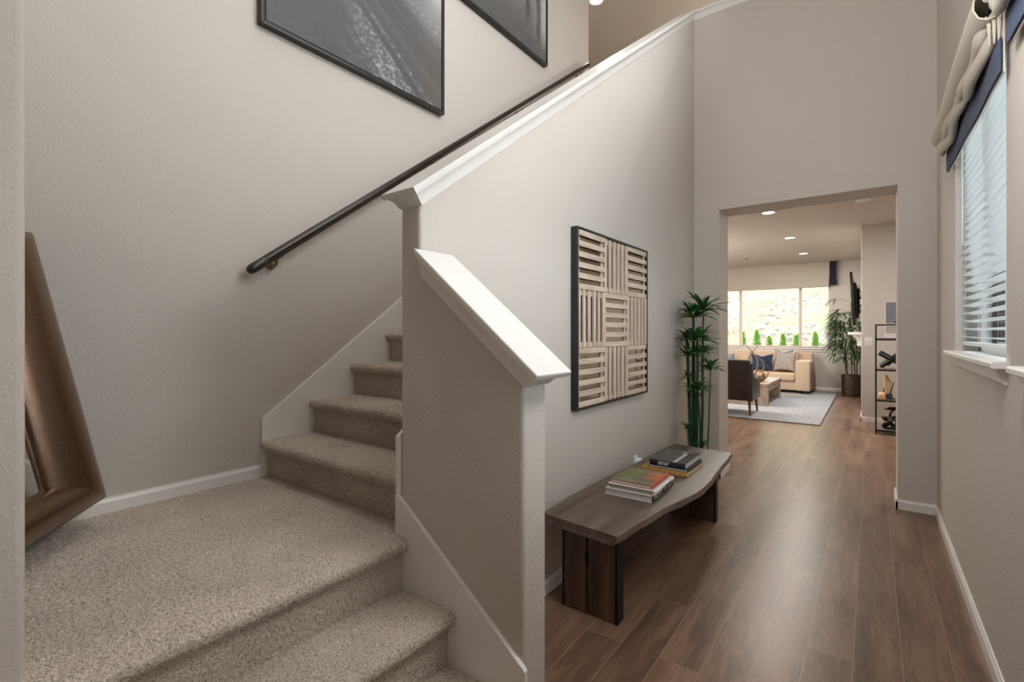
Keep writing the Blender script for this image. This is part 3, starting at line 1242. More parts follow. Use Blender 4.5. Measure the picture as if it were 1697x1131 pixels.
# ================================================================== BENCH
bench = thing('live_edge_bench', 'grey brown live edge wooden bench against the hall wall', 'bench', (-1.1, 2.95, 0))
front = [(-0.905, 2.000), (-0.898, 2.06), (-0.892, 2.13), (-0.883, 2.21), (-0.870, 2.33), (-0.856, 2.47), (-0.834, 2.59), (-0.808, 2.70), (-0.789, 2.82), (-0.778, 2.96),
         (-0.783, 3.11), (-0.795, 3.27), (-0.807, 3.45), (-0.815, 3.64), (-0.826, 3.80), (-0.838, 3.91)]
back = [(-1.288, 3.955), (-1.30, 3.6), (-1.312, 3.2), (-1.325, 2.9), (-1.335, 2.6), (-1.338, 2.3), (-1.325, 2.045)]
# densify the front
fr = []
for a, b_ in zip(front, front[1:]):
    for t_ in (0, 0.5):
        fr.append((a[0] + (b_[0] - a[0]) * t_, a[1] + (b_[1] - a[1]) * t_))
fr.append(front[-1])
nf = len(fr)
rings = []
for z_, off in ((0.403, -0.030), (0.407, -0.012), (0.420, 0.0), (0.438, -0.003), (0.447, -0.007), (0.45, -0.013)):
    ring = [(x + off + 0.006 * math.sin(y * 23 + z_ * 40) * (1 if z_ < 0.42 else 0.2), y + (0.004 if i == 0 else 0), z_) for i, (x, y) in enumerate(fr)] + [(x, y, z_) for x, y in back]
    rings.append(ring)
MB().loft(rings).build('bench_top', M_BENCH, bench, smooth=35)
for y0, y1, xl, xr, nm in ((2.088, 2.15, -1.235, -0.94, 1), (3.63, 3.69, -1.215, -0.887, 0)):
    lg = MB()
    gap = 0.004
    xm = xl + (xr - xl) * 0.46
    lg.box(xl + 0.008, xm - gap, y0, y1, 0.0, 0.404, 0.002, 1)
    lg.box(xm + gap, xr - 0.012, y0, y1, 0.0, 0.404, 0.002, 1)
    lg.box(xm - gap, xm + gap, y0 + 0.012, y1, 0.0, 0.404)
    lo = lg.build('leg', M_BENCHLEG, bench)
    for ea, eb in ((xr - 0.012, xr), (xl, xl + 0.008)):
        st = MB()
        st.box(ea, eb, y0 - 0.004, y1 + 0.004, 0.0, 0.404, 0.001, 1)
        st.build('metal_edge', M_BLACKMETAL, lo, label='black metal edge')
    if nm:
        st = MB()
        st.box(xm - 0.008, xm + 0.008, y0 - 0.006, y0 + 0.004, 0.235, 0.30, 0.002, 1)
        st.box(xm - 0.003, xm + 0.003, y0 - 0.004, y0, 0.30, 0.404)
        st.build('keeper', M_BLACKMETAL, lo, label='small dark metal keeper in the slot')
mb = MB(); mb.box(-0.975, -0.945, 2.15, 3.63, 0.372, 0.402, 0.001, 1)
mb.build('stretcher', M_BLACKMETAL, bench)


# ================================================================== BOOKS
def book(cx, cy, z0, w, l, h, rotz, spine, label, cover_m, page_m, group, cover_paint=None, spine_m=None, board=0.0028, roundsp=False):
    """w across (x), l along (y). spine: '+x' or '-y'. built about its own centre"""
    root = thing('book', label, 'book', (cx, cy, z0), group, (0, 0, rotz))
    mb = MB()
    hw, hl = w / 2, l / 2
    if spine == '+x':
        px0, px1, py0, py1 = -hw + 0.004, hw - 0.004, -hl + 0.004, hl - 0.004
    else:
        px0, px1, py0, py1 = -hw + 0.004, hw - 0.004, -hl + 0.004, hl - 0.004
    mb.box(px0, px1, py0, py1, board, h - board)
    mb.build('page_block', page_m, root, local=True)
    cv = MB()
    cv.box(-hw, hw, -hl, hl, 0, board, 0.0008, 1)
    cv.box(-hw, hw, -hl, hl, h - board, h, 0.0008, 1)
    cv.build('cover', cover_m, root, local=True)
    sp = MB()
    if spine == '+x':
        if roundsp:
            prof = [(hw - 0.004, 0.0)] + [(hw - 0.002 + 0.011 * math.cos(a), h / 2 + h / 2 * math.sin(a)) for a in np.linspace(-PI / 2, PI / 2, 9)] + [(hw - 0.004, h)]
            sp.prism(prof, 'Y', -hl, hl)
        else:
            sp.box(hw - 0.003, hw + 0.0012, -hl, hl, 0.0002, h - 0.0002, 0.0006, 1)
    else:
        sp.box(-hw, hw, -hl - 0.0012, -hl + 0.003, 0.0002, h - 0.0002, 0.0006, 1)
    sp.build('spine', spine_m or cover_m, root, local=True, smooth=50)
    if cover_paint is not None:
        n1, n2 = 110, 110
        X = np.linspace(-hw + 0.0005, hw - 0.0005, n1); Y = np.linspace(-hl + 0.0005, hl - 0.0005, n2)
        P = np.zeros((n1, n2, 3)); P[..., 0] = X[:, None]; P[..., 1] = Y[None, :]; P[..., 2] = h + 0.0004
        U = np.repeat(np.linspace(0, 1, n1)[:, None], n2, 1); V = np.repeat(np.linspace(0, 1, n2)[None, :], n1, 0)
        grid_mesh('cover_picture', P, M_COVER, root, True, cover_paint(U, V))
    return root


def local_text(root, body, size, m, origin, right, up, **kw):
    M = frame_matrix(origin, right, up)
    o = text_mesh(body, size, m, None, M, **kw)
    o.parent = root
    return o


def small_print(root, axis, at, a0, a1, z, h, m):
    # a row of strokes too small to read, as on the photographed spines
    rr = random.Random(int(abs(a0) * 1e4))
    mb = MB()
    a = a0
    while a < a1:
        w = rr.uniform(0.35, 0.7) * h
        if rr.random() > 0.14:
            for q in (0.0, w * 0.62):
                zz = z + h * rr.choice((0.5, 0.75, 1.0))
                if axis == 'x':
                    mb.box(at - 0.0008, at + 0.0004, a + q, a + q + w * 0.26, z, zz)
                else:
                    mb.box(a + q, a + q + w * 0.26, at - 0.0004, at + 0.0008, z, zz)
        a += w * 1.25
    return mb.build('spine_lettering', m, root, local=True)


def lin(c):
    return np.array(S(*c)[:3])


def paint_garden(U, V):
    Q = np.stack([U * 8, V * 8, np.zeros_like(U)], -1)
    c = np.ones(U.shape + (3,)) * lin((106, 96, 84))
    gmask = sstep(0.40, 0.60, 1 - np.abs(U - 0.30) * 1.7 - np.abs(V - 0.50) * 0.9 + 0.25 * fbm(Q, 1.0, 41, 3))
    green = lin((104, 116, 62)) * (1 + 0.6 * fbm(Q, 4, 43, 3))[..., None]
    c = c * (1 - gmask[..., None]) + green * gmask[..., None]
    om = sstep(0.55, 0.75, U + 0.15 * fbm(Q, 1.5, 45, 3)) * sstep(0.25, 0.5, V) * (1 - sstep(0.80, 0.95, V))
    orange = lin((190, 104, 68)) * (1 + 0.35 * fbm(Q, 3, 47, 3))[..., None]
    c = c * (1 - om[..., None]) + orange * om[..., None]
    fl = (fbm(Q, 9, 49, 2) > 0.38) & (V > 0.72)
    c[fl] = lin((200, 170, 150))
    fl = (fbm(Q, 9, 50, 2) > 0.42) & (V < 0.22)
    c[fl] = lin((196, 186, 172))
    edge = sstep(0.93, 0.96, U)
    c = c * (1 - edge[..., None]) + lin((206, 100, 60)) * edge[..., None]
    return np.clip(c, 0.01, 0.9)


def paint_city(U, V):
    Q = np.stack([U * 5, V * 5, np.zeros_like(U)], -1)
    v = 0.085 + 0.05 * fbm(Q, 0.8, 61, 4)
    mt = sstep(0.15, 0.4, fbm(np.stack([U * 5, V * 12, np.zeros_like(U)], -1), 1.0, 63, 4)) * sstep(0.2, 0.5, V)
    v = v + 0.20 * mt
    c = np.stack([v * 0.92, v * 1.0, v * 1.0], -1)
    gm = sstep(0.55, 0.8, 1 - np.abs(U - 0.63) * 4 - np.abs(V - 0.80) * 3)
    c = c * (1 - gm[..., None]) + lin((150, 150, 84)) * gm[..., None]
    band = (np.abs(U - 0.70) < 0.038) & (V < 0.78)
    c[band] = lin((205, 205, 200))
    c[(np.abs(U - 0.655) < 0.006) & (V < 0.78)] = lin((205, 205, 200))
    return np.clip(c, 0.01, 0.8)


M_GREYB = mat('pale_grey_cloth', S(196, 193, 188), 0.6)
M_GREENB = mat('dark_green_cloth', S(62, 74, 66), 0.55)
M_WHITEB = mat('white_jacket', S(224, 219, 220), 0.35)
M_ORANGEB = mat('burnt_orange_cloth', S(196, 96, 58), 0.5)
M_REDB = mat('maroon_cloth', S(140, 66, 52), 0.5)
M_YELLOWB = mat('ochre_cloth', S(188, 140, 62), 0.5)
M_DARKB = mat('blue_black_jacket', S(34, 38, 48), 0.35)
M_GREYSP = mat('grey_green_spine', S(150, 150, 142), 0.5)
M_INKW = mat('white_ink', S(232, 232, 228), 0.5)
M_INKG = mat('grey_ink', S(120, 118, 122), 0.5)
ZB = 0.4505
GA, GB = 'books stacked at the near end of the bench', 'books stacked in the middle of the bench'
# near stack
b = book(-1.073, 2.688, ZB, 0.272, 0.372, 0.036, 0.03, '+x', 'pale grey book with dark green lettered spine, bottom of the near stack', M_GREYB, M_GREYB, GA, spine_m=M_GREENB)
local_text(b, 'TIMELESS', 0.0265, M_INKW, (0.136 + 0.0014, -0.172, 0.0085), (0, 1, 0), (0, 0, 1), name='spine_lettering', offset=0.0004, sx=1.12, space=1.22)
small_print(b, 'x', 0.1375, 0.02, 0.155, 0.0135, 0.010, M_INKW)
b = book(-1.060, 2.674, ZB + 0.0362, 0.262, 0.335, 0.028, 0.03, '+x', 'thick white book in the middle of the near stack', M_WHITEB, M_GREYSP, GA, roundsp=True)
small_print(b, 'x', 0.1405, -0.06, 0.10, 0.009, 0.011, M_INKG)
b = book(-1.062, 2.668, ZB + 0.0645, 0.236, 0.288, 0.020, 0.02, '+x', 'book with orange spine and garden cover on top of the near stack', M_REDB, M_PAPER, GA, paint_garden, spine_m=M_ORANGEB)
# far stack
b = book(-1.066, 3.238, ZB, 0.30, 0.335, 0.025, -0.02, '-y', 'ochre yellow book at the bottom of the far stack', M_YELLOWB, M_PAPER, GB)
small_print(b, 'y', -0.169, 0.055, 0.098, 0.009, 0.007, M_INKW)
b = book(-1.048, 3.250, ZB + 0.0252, 0.252, 0.33, 0.017, -0.01, '-y', 'thin dark book with grey spine between two others', M_DARKB, M_DARKB, GB, spine_m=M_GREYSP)
b = book(-1.052, 3.258, ZB + 0.0425, 0.232, 0.33, 0.036, -0.005, '-y', 'black spined book with grey cityscape cover on top of the far stack', M_DARKB, M_PAPERW, GB, paint_city)
local_text(b, 'NEVER BUILT', 0.0125, M_INKW, (-0.060, -0.165 - 0.0016, 0.0195), (1, 0, 0), (0, 0, 1), name='spine_lettering', offset=0.0005)
local_text(b, 'NEW YORK', 0.0125, M_INKW, (-0.060, -0.165 - 0.0016, 0.0075), (1, 0, 0), (0, 0, 1), name='spine_lettering', offset=0.0005)

# outlet and plug-in on the wall
ot = thing('wall_outlet', 'white outlet plate on the hall wall just above the bench', 'outlet', (XA, 3.325, 0.36))
mb = MB(); mb.box(XA, XA + 0.006, 3.285, 3.357, 0.355, 0.475, 0.002, 2)
mb.build('plate', M_WHITE, ot, smooth=40)
mb = MB(); mb.box(XA + 0.005, XA + 0.0075, 3.302, 3.340, 0.368, 0.400, 0.002, 2)
mb.build('socket', M_WHITE, ot, smooth=40)
pg = thing('plug_in_freshener', 'small white round plug-in device in the hall outlet', 'plug-in', (XA + 0.007, 3.325, 0.425))
mb = MB()
Mx = Matrix.Translation((XA + 0.0065, 3.325, 0.432)) @ Matrix.Rotation(PI / 2, 4, 'Y')
mb.loft([[Mx @ Vector((r * math.cos(a), r * math.sin(a), z)) for a in [2 * PI * i / 20 for i in range(20)]] for r, z in ((0.018, 0), (0.027, 0.004), (0.027, 0.034), (0.024, 0.042), (0.012, 0.044))])
mb.build('housing', M_WHITE, pg, smooth=40)
mb = MB(); mb.box(XA + 0.012, XA + 0.036, 3.31, 3.34, 0.383, 0.408, 0.004, 2)
mb.build('refill_bottle', M_WHITE, pg, smooth=40)


# ================================================================== UMBRELLA PLANT
def blade(mb, base, direction, length, width, droop, segs=4, fold=0.35):
    d = Vector(direction).normalized()
    side = d.cross(Vector((0, 0, 1)))
    if side.length < 1e-3:
        side = Vector((1, 0, 0))
    side.normalize()
    up = side.cross(d).normalized()
    prev = None
    for i in range(segs + 1):
        t = i / segs
        c = Vector(base) + d * (length * t) + Vector((0, 0, -1)) * (droop * length * t * t)
        w = width * (math.sin(PI * min(1, t * 0.86 + 0.14)) ** 0.7) * 0.5
        if i == segs:
            w = width * 0.04
        row = mb.verts([c - side * w + up * (w * fold), c, c + side * w + up * (w * fold)])
        if prev:
            mb.bm.faces.new([prev[0], prev[1], row[1], row[0]])
            mb.bm.faces.new([prev[1], prev[2], row[2], row[1]])
        prev = row


up_ = thing('umbrella_plant', 'tall green umbrella papyrus plant behind the end of the bench', 'plant', (-1.17, 4.33, 0))
mb = MB(); mb.lathe([(0.105, 0), (0.12, 0.004), (0.135, 0.235), (0.14, 0.25), (0.128, 0.25), (0.125, 0.225)], (-1.17, 4.33, 0), 28, True)
mb.build('pot', M_POT, up_, smooth=50)
mb = MB(); mb.lathe([(0.126, 0.21), (0.05, 0.228)], (-1.17, 4.33, 0), 24, True)
mb.build('soil', M_SOIL, up_)
# (x at base, dy at base, x head, dy head, z head, reach, thick)
heads = [
    (-1.245, 0.02, -1.255, 0.03, 1.500, 0.26, 0.0095), (-1.215, -0.02, -1.225, -0.05, 1.512, 0.25, 0.010), (-1.185, 0.03, -1.165, 0.02, 1.565, 0.26, 0.0095),
    (-1.255, -0.03, -1.292, -0.04, 1.312, 0.20, 0.009), (-1.205, -0.05, -1.185, -0.08, 1.305, 0.215, 0.011), (-1.225, 0.05, -1.235, 0.08, 1.33, 0.18, 0.009),
    (-1.235, -0.05, -1.258, -0.09, 1.165, 0.20, 0.011), (-1.175, -0.01, -1.165, -0.02, 1.185, 0.17, 0.009),
    (-1.125, -0.03, -1.085, -0.06, 1.055, 0.165, 0.006), (-1.165, -0.06, -1.178, -0.10, 0.885, 0.165, 0.0085), (-1.255, 0.0, -1.275, -0.06, 0.965, 0.15, 0.008),
    (-1.20, 0.01, -1.215, -0.03, 0.800, 0.13, 0.009), (-1.215, -0.06, -1.260, -0.11, 0.545, 0.10, 0.008), (-1.145, -0.03, -1.145, -0.07, 0.405, 0.10, 0.005)]
for i, (xb, dyb, xh, dyh, zh, reach, th) in enumerate(heads):
    base = Vector((xb, 4.33 + dyb, 0.215)); head = Vector((xh, 4.33 + dyh, zh))
    mid = base.lerp(head, 0.5) + Vector((random.uniform(-0.01, 0.01), random.uniform(-0.01, 0.01), 0))
    st = MB(); st.tube([base, base.lerp(mid, 0.5), mid, mid.lerp(head, 0.5), head], [th, th, th * 0.95, th * 0.85, th * 0.65], 8)
    so = st.build('stem', M_STEM, up_, smooth=60)
    lf = MB()
    nb = 24 if reach > 0.15 else 12
    for k in range(nb):
        az = 2 * PI * k / nb + random.uniform(-0.15, 0.15)
        el = random.choice((0.18, 0.32, 0.55, 0.85)) if reach > 0.15 else random.uniform(0.3, 0.9)
        dxn, dyn = math.cos(az) * math.cos(el), math.sin(az) * math.cos(el)
        L = reach * random.uniform(0.80, 1.12)
        # keep leaves off the two walls behind
        hx = head.x + dxn * L
        hy = head.y + dyn * L
        if hx < XA + 0.02:
            L *= max(0.3, (head.x - XA - 0.02) / max(1e-3, head.x - hx)) * 0.98
        if hy > YH - 0.02:
            L *= max(0.3, (YH - 0.02 - head.y) / max(1e-3, hy - head.y)) * 0.98
        blade(lf, head + Vector((0, 0, random.uniform(-0.02, 0.01))), (dxn, dyn, math.sin(el)), L, 0.034 if reach > 0.15 else 0.022, random.uniform(0.12, 0.42))
    lf.build('leaf_whorl', M_LEAF, so, smooth=60)
for x_, z_ in ((-1.30, 0.545), (-1.275, 0.44)):
    st = MB(); st.tube([(x_ + 0.03, 4.36, 0.215), (x_, 4.30, z_)], [0.004, 0.003], 6)
    so = st.build('stem', M_STEMPALE, up_, smooth=60)
    bd = MB()
    for k in range(6):
        bd.lathe([(0.001, -0.008), (0.006, 0), (0.001, 0.009)], (x_ + random.uniform(-0.008, 0.008), 4.30 + random.uniform(-0.008, 0.008), z_ + random.uniform(-0.03, 0.012)), 6, True)
    bd.build('bud', M_STEMPALE, so, smooth=60)


# ================================================================== HALL WINDOW DRESSING
def window_blind(w, label):
    y0, y1, z0, z1 = w
    ya, yb = y0 + 0.012, y1 - 0.012
    xc = XR + 0.052
    root = thing('window_blind', label, 'blind', (xc, (y0 + y1) / 2, z0 + 0.06), 'white slatted blinds in the hall windows')
    mb = MB(); mb.box(xc - 0.028, xc + 0.028, ya, yb, z1 - 0.055, z1 - 0.005, 0.003, 1)
    mb.build('headrail', M_BLINDS, root)
    zb = z0 + 0.062
    mb = MB()
    sp = 0.0435
    z = zb + 0.035
    ang = math.radians(9)
    while z < z1 - 0.075:
        M = Matrix.Translation((xc, 0, z)) @ Matrix.Rotation(ang, 4, 'Y')
        mb.box(-0.025, 0.025, ya, yb, -0.0014, 0.0014, 0, M=M)
        z += sp
    mb.build('slat_stack', M_BLINDS, root)
    mb = MB(); mb.box(xc - 0.026, xc + 0.026, ya, yb, zb - 0.008, zb + 0.010, 0.002, 1)
    mb.build('bottom_rail', M_BLINDS, root)
    for yy in (ya + 0.14, (ya + yb) / 2, yb - 0.14):
        mb = MB()
        for xx in (xc - 0.026, xc + 0.026):
            mb.tube([(xx, yy, zb), (xx, yy, z1 - 0.05)], 0.0011, 5)
        mb.build('ladder_cord', M_BLINDS, root)
    mb = MB(); mb.tube([(xc - 0.034, yb - 0.09, z1 - 0.06), (xc - 0.034, yb - 0.09, 1.86)], 0.0045, 6)
    mb.build('tilt_wand', M_BLINDS, root)
    return root


window_blind(WIN1, 'white slatted blind in the farther hall window')
window_blind(WIN2, 'white slatted blind in the hall window at the right edge')


def roman_shade(y0, y1, label):
    root = thing('roman_shade', label, 'shade', (XR, (y0 + y1) / 2, 2.30), 'roman shades over the hall windows')
    n = 40
    Y = np.linspace(y0, y1, n)
    # top roll: hollow fabric tube, open at the ends
    outer = [(0.004, 2.585), (0.05, 2.590), (0.084, 2.579), (0.101, 2.550), (0.101, 2.515), (0.088, 2.484), (0.062, 2.470), (0.038, 2.476), (0.030, 2.495)]
    mb = MB()
    rings = []
    for i, y in enumerate(Y):
        k = 0.0015 * math.sin(y * 5.1)
        ring = [(XR - o_ - (k if o_ > 0.03 else 0), y, z_ + k * 0.5) for o_, z_ in outer]
        inner = [(XR - (o_ * 0.94 + 0.002) - (k if o_ > 0.03 else 0), y, 2.538 + (z_ - 2.538) * 0.93 + k * 0.5) for o_, z_ in outer[::-1]]
        rings.append(ring + inner)
    mb.loft(rings, True)
    mb.build('top_roll', M_LINEN, root, smooth=60)
    mb = MB(); mb.box(XR - 0.035, XR - 0.002, y0 + 0.03, y1 - 0.03, 2.55, 2.58)
    mb.build('headboard', M_BLACK, root)
    # soft folds under it
    for (zc, out, rz, rx, ph, ss) in ((2.462, 0.060, 0.030, 0.020, 0.3, 0.010), (2.424, 0.054, 0.030, 0.019, 1.7, 0.012)):
        mb = MB()
        rings = []
        for i, y in enumerate(Y):
            t = (y - y0) / (y1 - y0)
            dz = ss * math.sin(2 * PI * t * 2.0 + ph) - 0.010 * (1 - t)
            dx = 0.008 * math.sin(2 * PI * t * 3 + ph * 2)
            pin = 1 - 0.40 * math.exp(-((t - 0.42) / 0.035) ** 2)
            pin *= 0.18 + 0.82 * sstep(0.0, 0.09, t) * (0.35 + 0.65 * sstep(1.0, 0.97, t))
            dz += 0.045 * (1 - sstep(0.0, 0.10, t))
            rings.append([(XR - out * (0.6 + 0.4 * sstep(0.0, 0.1, t)) - dx + rx * math.cos(a) * pin, y, zc + dz + rz * math.sin(a) * pin) for a in [2 * PI * j / 14 for j in range(14)]])
        mb.loft(rings)
        mb.build('fabric_fold', M_LINEN, root, smooth=60)
    # thin gathered pleats at the near end
    for o_, dy_ in ((0.060, 0.030), (0.047, 0.018), (0.034, 0.010)):
        mb = MB()
        mb.tube([(XR - o_, y0 + dy_ + 0.02, 2.505), (XR - o_ * 0.9, y0 + dy_, 2.465), (XR - o_ * 0.8, y0 + dy_ + 0.03, 2.40)], [0.003, 0.0065, 0.003], 8)
        mb.build('gathered_pleat', M_LINEN, root, smooth=60)
    # navy band
    def band(zt0, zb0, xo, m, nm):
        mb = MB()
        rings = []
        for i, y in enumerate(Y):
            t = (y - y0) / (y1 - y0)
            dz = -0.040 * (1 - t)
            dx = 0.002 * math.sin(t * 14)
            rings.append([(XR - xo - dx, y, zt0 + dz), (XR - xo - dx, y, zb0 + dz), (XR - xo + 0.004 - dx, y, zb0 + dz), (XR - xo + 0.004 - dx, y, zt0 + dz)])
        mb.loft(rings)
        mb.build(nm, m, root, smooth=60)
    band(2.44, 2.318, 0.030, M_NAVY, 'navy_band')
    band(2.56, 2.312, 0.022, M_LINEN, 'lining')
    return root


roman_shade(2.385, 3.872, 'linen roman shade with navy hem on the farther hall window')
roman_shade(0.72, 2.277, 'linen roman shade with navy hem cut by the right edge')

# ================================================================== CEILING FITTINGS
def downlight(x, y, z, r, label, watt=7.0, color=WARM, group='recessed lights in the living room ceiling'):
    root = thing('recessed_light', label, 'ceiling light', (x, y, z), group)
    mb = MB(); mb.lathe([(r, 0.0), (r + 0.02, -0.003), (r + 0.02, -0.006), (r, -0.007), (r - 0.004, -0.004)], (x, y, z), 28, False)
    mb.build('trim_ring', M_WHITE, root, smooth=50)
    mb = MB(); mb.lathe([(r, 0.002), (r, -0.003)], (x, y, z), 28, True)
    mb.build('lens', M_LAMP, root)
    d = bpy.data.lights.new('recessed_light_glow', 'AREA')
    d.shape = 'DISK'; d.size = r * 2; d.energy = watt; d.color = color
    lo = bpy.data.objects.new('recessed_light_glow', d)
    COL.objects.link(lo)
    lo.parent = root
    lo.location = (0, 0, -0.012)
    return root


downlight(-1.118, 7.36, ZC, 0.075, 'recessed ceiling light nearest the hall opening', 22)
downlight(-1.118, 9.53, ZC, 0.075, 'middle one of three recessed lights in a row', 22)
downlight(-1.12, 11.62, ZC, 0.075, 'recessed ceiling light nearest the living room window', 22)
downlight(-2.89, 5.75, ZT, 0.085, 'recessed light in the upper hall ceiling beside the stair wall', 10, WARM, 'recessed light upstairs')
sd = thing('smoke_alarm', 'white square alarm on the ceiling behind the opening', 'smoke alarm', (-0.076, 7.24, ZC))
mb = MB(); mb.box(-0.15, 0.0, 7.16, 7.31, ZC - 0.03, ZC, 0.006, 2); mb.build('housing', M_WHITE, sd, smooth=40)
mb = MB(); mb.box(-0.12, -0.03, 7.19, 7.28, ZC - 0.036, ZC - 0.03, 0.002, 1); mb.build('grille', M_WHITE, sd)
sp = MB(); sp.lathe([(0.06, 0), (0.058, -0.008), (0.03, -0.012), (0.012, -0.03), (0.01, -0.032)], (-2.2, 11.64, ZC), 18, True)
sp.build('sprinkler_head', M_NICKEL, label='small dark ceiling sprinkler near the living room window', cat='sprinkler', smooth=50)

# ================================================================== LIVING ROOM
# rug
rug = thing('area_rug', 'blue grey woven area rug with dark edge under the coffee table', 'rug', (-2.3, 10.4, 0.0))
mb = MB(); mb.box(-4.1, -0.595, 8.30, 12.85, 0.001, 0.010, 0.003, 1); mb.build('pile', M_RUG, rug)
mb = MB()
for a in ((-4.11, -0.585, 8.288, 8.303), (-4.11, -0.585, 12.847, 12.862), (-4.11, -4.097, 8.303, 12.847), (-0.598, -0.585, 8.303, 12.847)):
    mb.box(a[0], a[1], a[2], a[3], 0.001, 0.011)
mb.build('binding', M_RUGEDGE, rug)

# sofa
sofa = thing('sofa', 'long tan upholstered sofa under the living room window', 'sofa', (-2.3, 12.7, 0.011))
SX0, SX1 = -3.62, -1.05
mb = MB(); mb.box(SX0 + 0.04, SX1 - 0.04, 12.30, 13.12, 0.075, 0.28, 0.02, 3); mb.build('base', M_SOFA, sofa, smooth=60)
for x_ in (SX0 + 0.28, (SX0 + SX1) / 2):
    mb = MB(); mb.box(x_ + 0.005, x_ + (SX1 - SX0) / 2 - 0.285, 12.235, 12.93, 0.275, 0.452, 0.045, 4); mb.build('seat_cushion', M_SOFA, sofa, smooth=60)
    M = Matrix.Translation((x_ + ((SX1 - SX0) / 2 - 0.28) / 2, 12.93, 0.66)) @ Matrix.Rotation(math.radians(-8), 4, 'X')
    hw = ((SX1 - SX0) / 2 - 0.29) / 2
    mb = MB(); mb.box(-hw, hw, -0.10, 0.10, -0.22, 0.26, 0.06, 4, M=M); mb.build('back_cushion', M_SOFA, sofa, smooth=60)
for x_ in (SX0, SX1 - 0.285):
    mb = MB(); mb.box(x_, x_ + 0.285, 12.245, 13.15, 0.07, 0.735, 0.035, 4); mb.build('arm', M_SOFA, sofa, smooth=60)
mb = MB(); mb.box(SX0 + 0.02, SX1 - 0.02, 13.02, 13.22, 0.075, 0.895, 0.04, 4); mb.build('backrest', M_SOFA, sofa, smooth=60)
for x_ in (SX0 + 0.06, SX1 - 0.14):
    for y_ in (12.30, 13.06):
        mb = MB(); mb.box(x_, x_ + 0.08, y_, y_ + 0.08, 0.011, 0.075); mb.build('leg', M_BLACK, sofa)


def pillow(cx, cy, cz, w, h, t, rx, rz, m, label, ry=0.0):
    n = 22
    U = np.linspace(-1, 1, n)
    A, B = np.meshgrid(U, U, indexing='ij')
    e = (np.clip(1 - np.abs(A) ** 2.6, 0, 1) * np.clip(1 - np.abs(B) ** 2.6, 0, 1)) ** 0.45
    px = A * w / 2 * (1 - 0.10 * (1 - B ** 2) * np.abs(A) ** 2)
    pz = B * h / 2 * (1 - 0.16 * (1 - A ** 2) * np.abs(B) ** 2) - 0.035 * np.exp(-(A / 0.35) ** 2) * (B > 0) * B
    M = np.array(Euler((rx, ry, rz)).to_matrix())
    root = thing('throw_pillow', label, 'pillow', (cx, cy, cz - h / 2 * math.cos(rx)), 'throw pillows on the sofa')
    Pf = np.stack([px, -e * t / 2, pz], -1) @ M.T + np.array([cx, cy, cz])
    Pb = np.stack([px, e * t / 2, pz], -1) @ M.T + np.array([cx, cy, cz])
    V = np.concatenate([Pf.reshape(-1, 3), Pb.reshape(-1, 3)])
    bm = MB()
    idx = np.arange(n * n).reshape(n, n)
    vs = bm.verts([tuple(v) for v in V])
    for i in range(n - 1):
        for j in range(n - 1):
            bm.bm.faces.new([vs[idx[i, j]], vs[idx[i + 1, j]], vs[idx[i + 1, j + 1]], vs[idx[i, j + 1]]])
            k = n * n
            bm.bm.faces.new([vs[k + idx[i, j]], vs[k + idx[i, j + 1]], vs[k + idx[i + 1, j + 1]], vs[k + idx[i + 1, j]]])
    bmesh.ops.remove_doubles(bm.bm, verts=bm.bm.verts, dist=1e-4)
    bm.build('cushion_cover', m, root, smooth=70)
    return root


pillow(-2.04, 12.56, 0.66, 0.46, 0.41, 0.15, -0.30, 0.12, M_PILLOWNAVY, 'navy blue throw pillow left of the grey one')
pillow(-1.57, 12.57, 0.70, 0.47, 0.49, 0.16, -0.26, -0.22, M_PILLOWGREY, 'taupe grey pointed throw pillow against the sofa arm')
pillow(-1.61, 12.75, 0.745, 0.38, 0.44, 0.05, -0.2, 0.1, M_PILLOWBLUE, 'blue grey pillow tucked behind the taupe pillow')
pillow(-2.84, 12.58, 0.665, 0.40, 0.40, 0.16, -0.28, 0.15, M_PILLOWBLUE, 'blue grey throw pillow at the left above the armchair')

# coffee table
ct = thing('coffee_table', 'chunky weathered wood coffee table on the rug', 'table', (-1.95, 10.6, 0.011))
mb = MB(); mb.box(-2.45, -1.49, 9.83, 11.37, 0.355, 0.42, 0.005, 2); mb.build('tabletop', M_TABLE, ct, smooth=40)
for y_ in (9.83, 11.27):
    mb = MB(); mb.box(-2.43, -1.50, y_, y_ + 0.10, 0.011, 0.356, 0.004, 1); mb.build('leg', M_TABLE, ct)
mb = MB(); mb.box(-1.55, -1.505, 9.93, 11.27, 0.27, 0.356, 0.003, 1); mb.build('apron', M_TABLE, ct)
mb = MB(); mb.box(-2.425, -2.38, 9.93, 11.27, 0.27, 0.356, 0.003, 1); mb.build('apron', M_TABLE, ct)

# horn sculpture on the table
hs = thing('horn_sculpture', 'pair of curved horns standing on the coffee table', 'sculpture', (-1.90, 10.6, 0.42))
mb = MB(); mb.box(-2.03, -1.77, 10.53, 10.67, 0.4205, 0.46, 0.006, 2); mb.build('plinth', M_BLACK, hs, smooth=40)
for sgn, x0_ in ((1, -1.87), (-1, -1.92)):
    pth, rr = [], []
    for i in range(18):
        t = i / 17
        z = 0.46 + 0.70 * t
        x = x0_ + sgn * (0.13 * math.sin(t * 4.2) * (0.5 + 0.5 * t) - 0.05 * t)
        pth.append((x, 10.6 + 0.03 * math.sin(t * 5) * sgn, z)); rr.append(0.020 * (1 - t) + 0.004)
    mb = MB(); mb.tube(pth, rr, 10); mb.build('horn', M_HORN, hs, smooth=60)
pth, rr = [], []
for i in range(14):
    t = i / 13
    pth.append((-1.84 + 0.17 * math.sin(t * PI * 0.9), 10.52, 0.46 + 0.42 * t)); rr.append(0.016 * (1 - t) + 0.004)
mb = MB(); mb.tube(pth, rr, 8); mb.build('horn', M_HORN, hs, smooth=60)
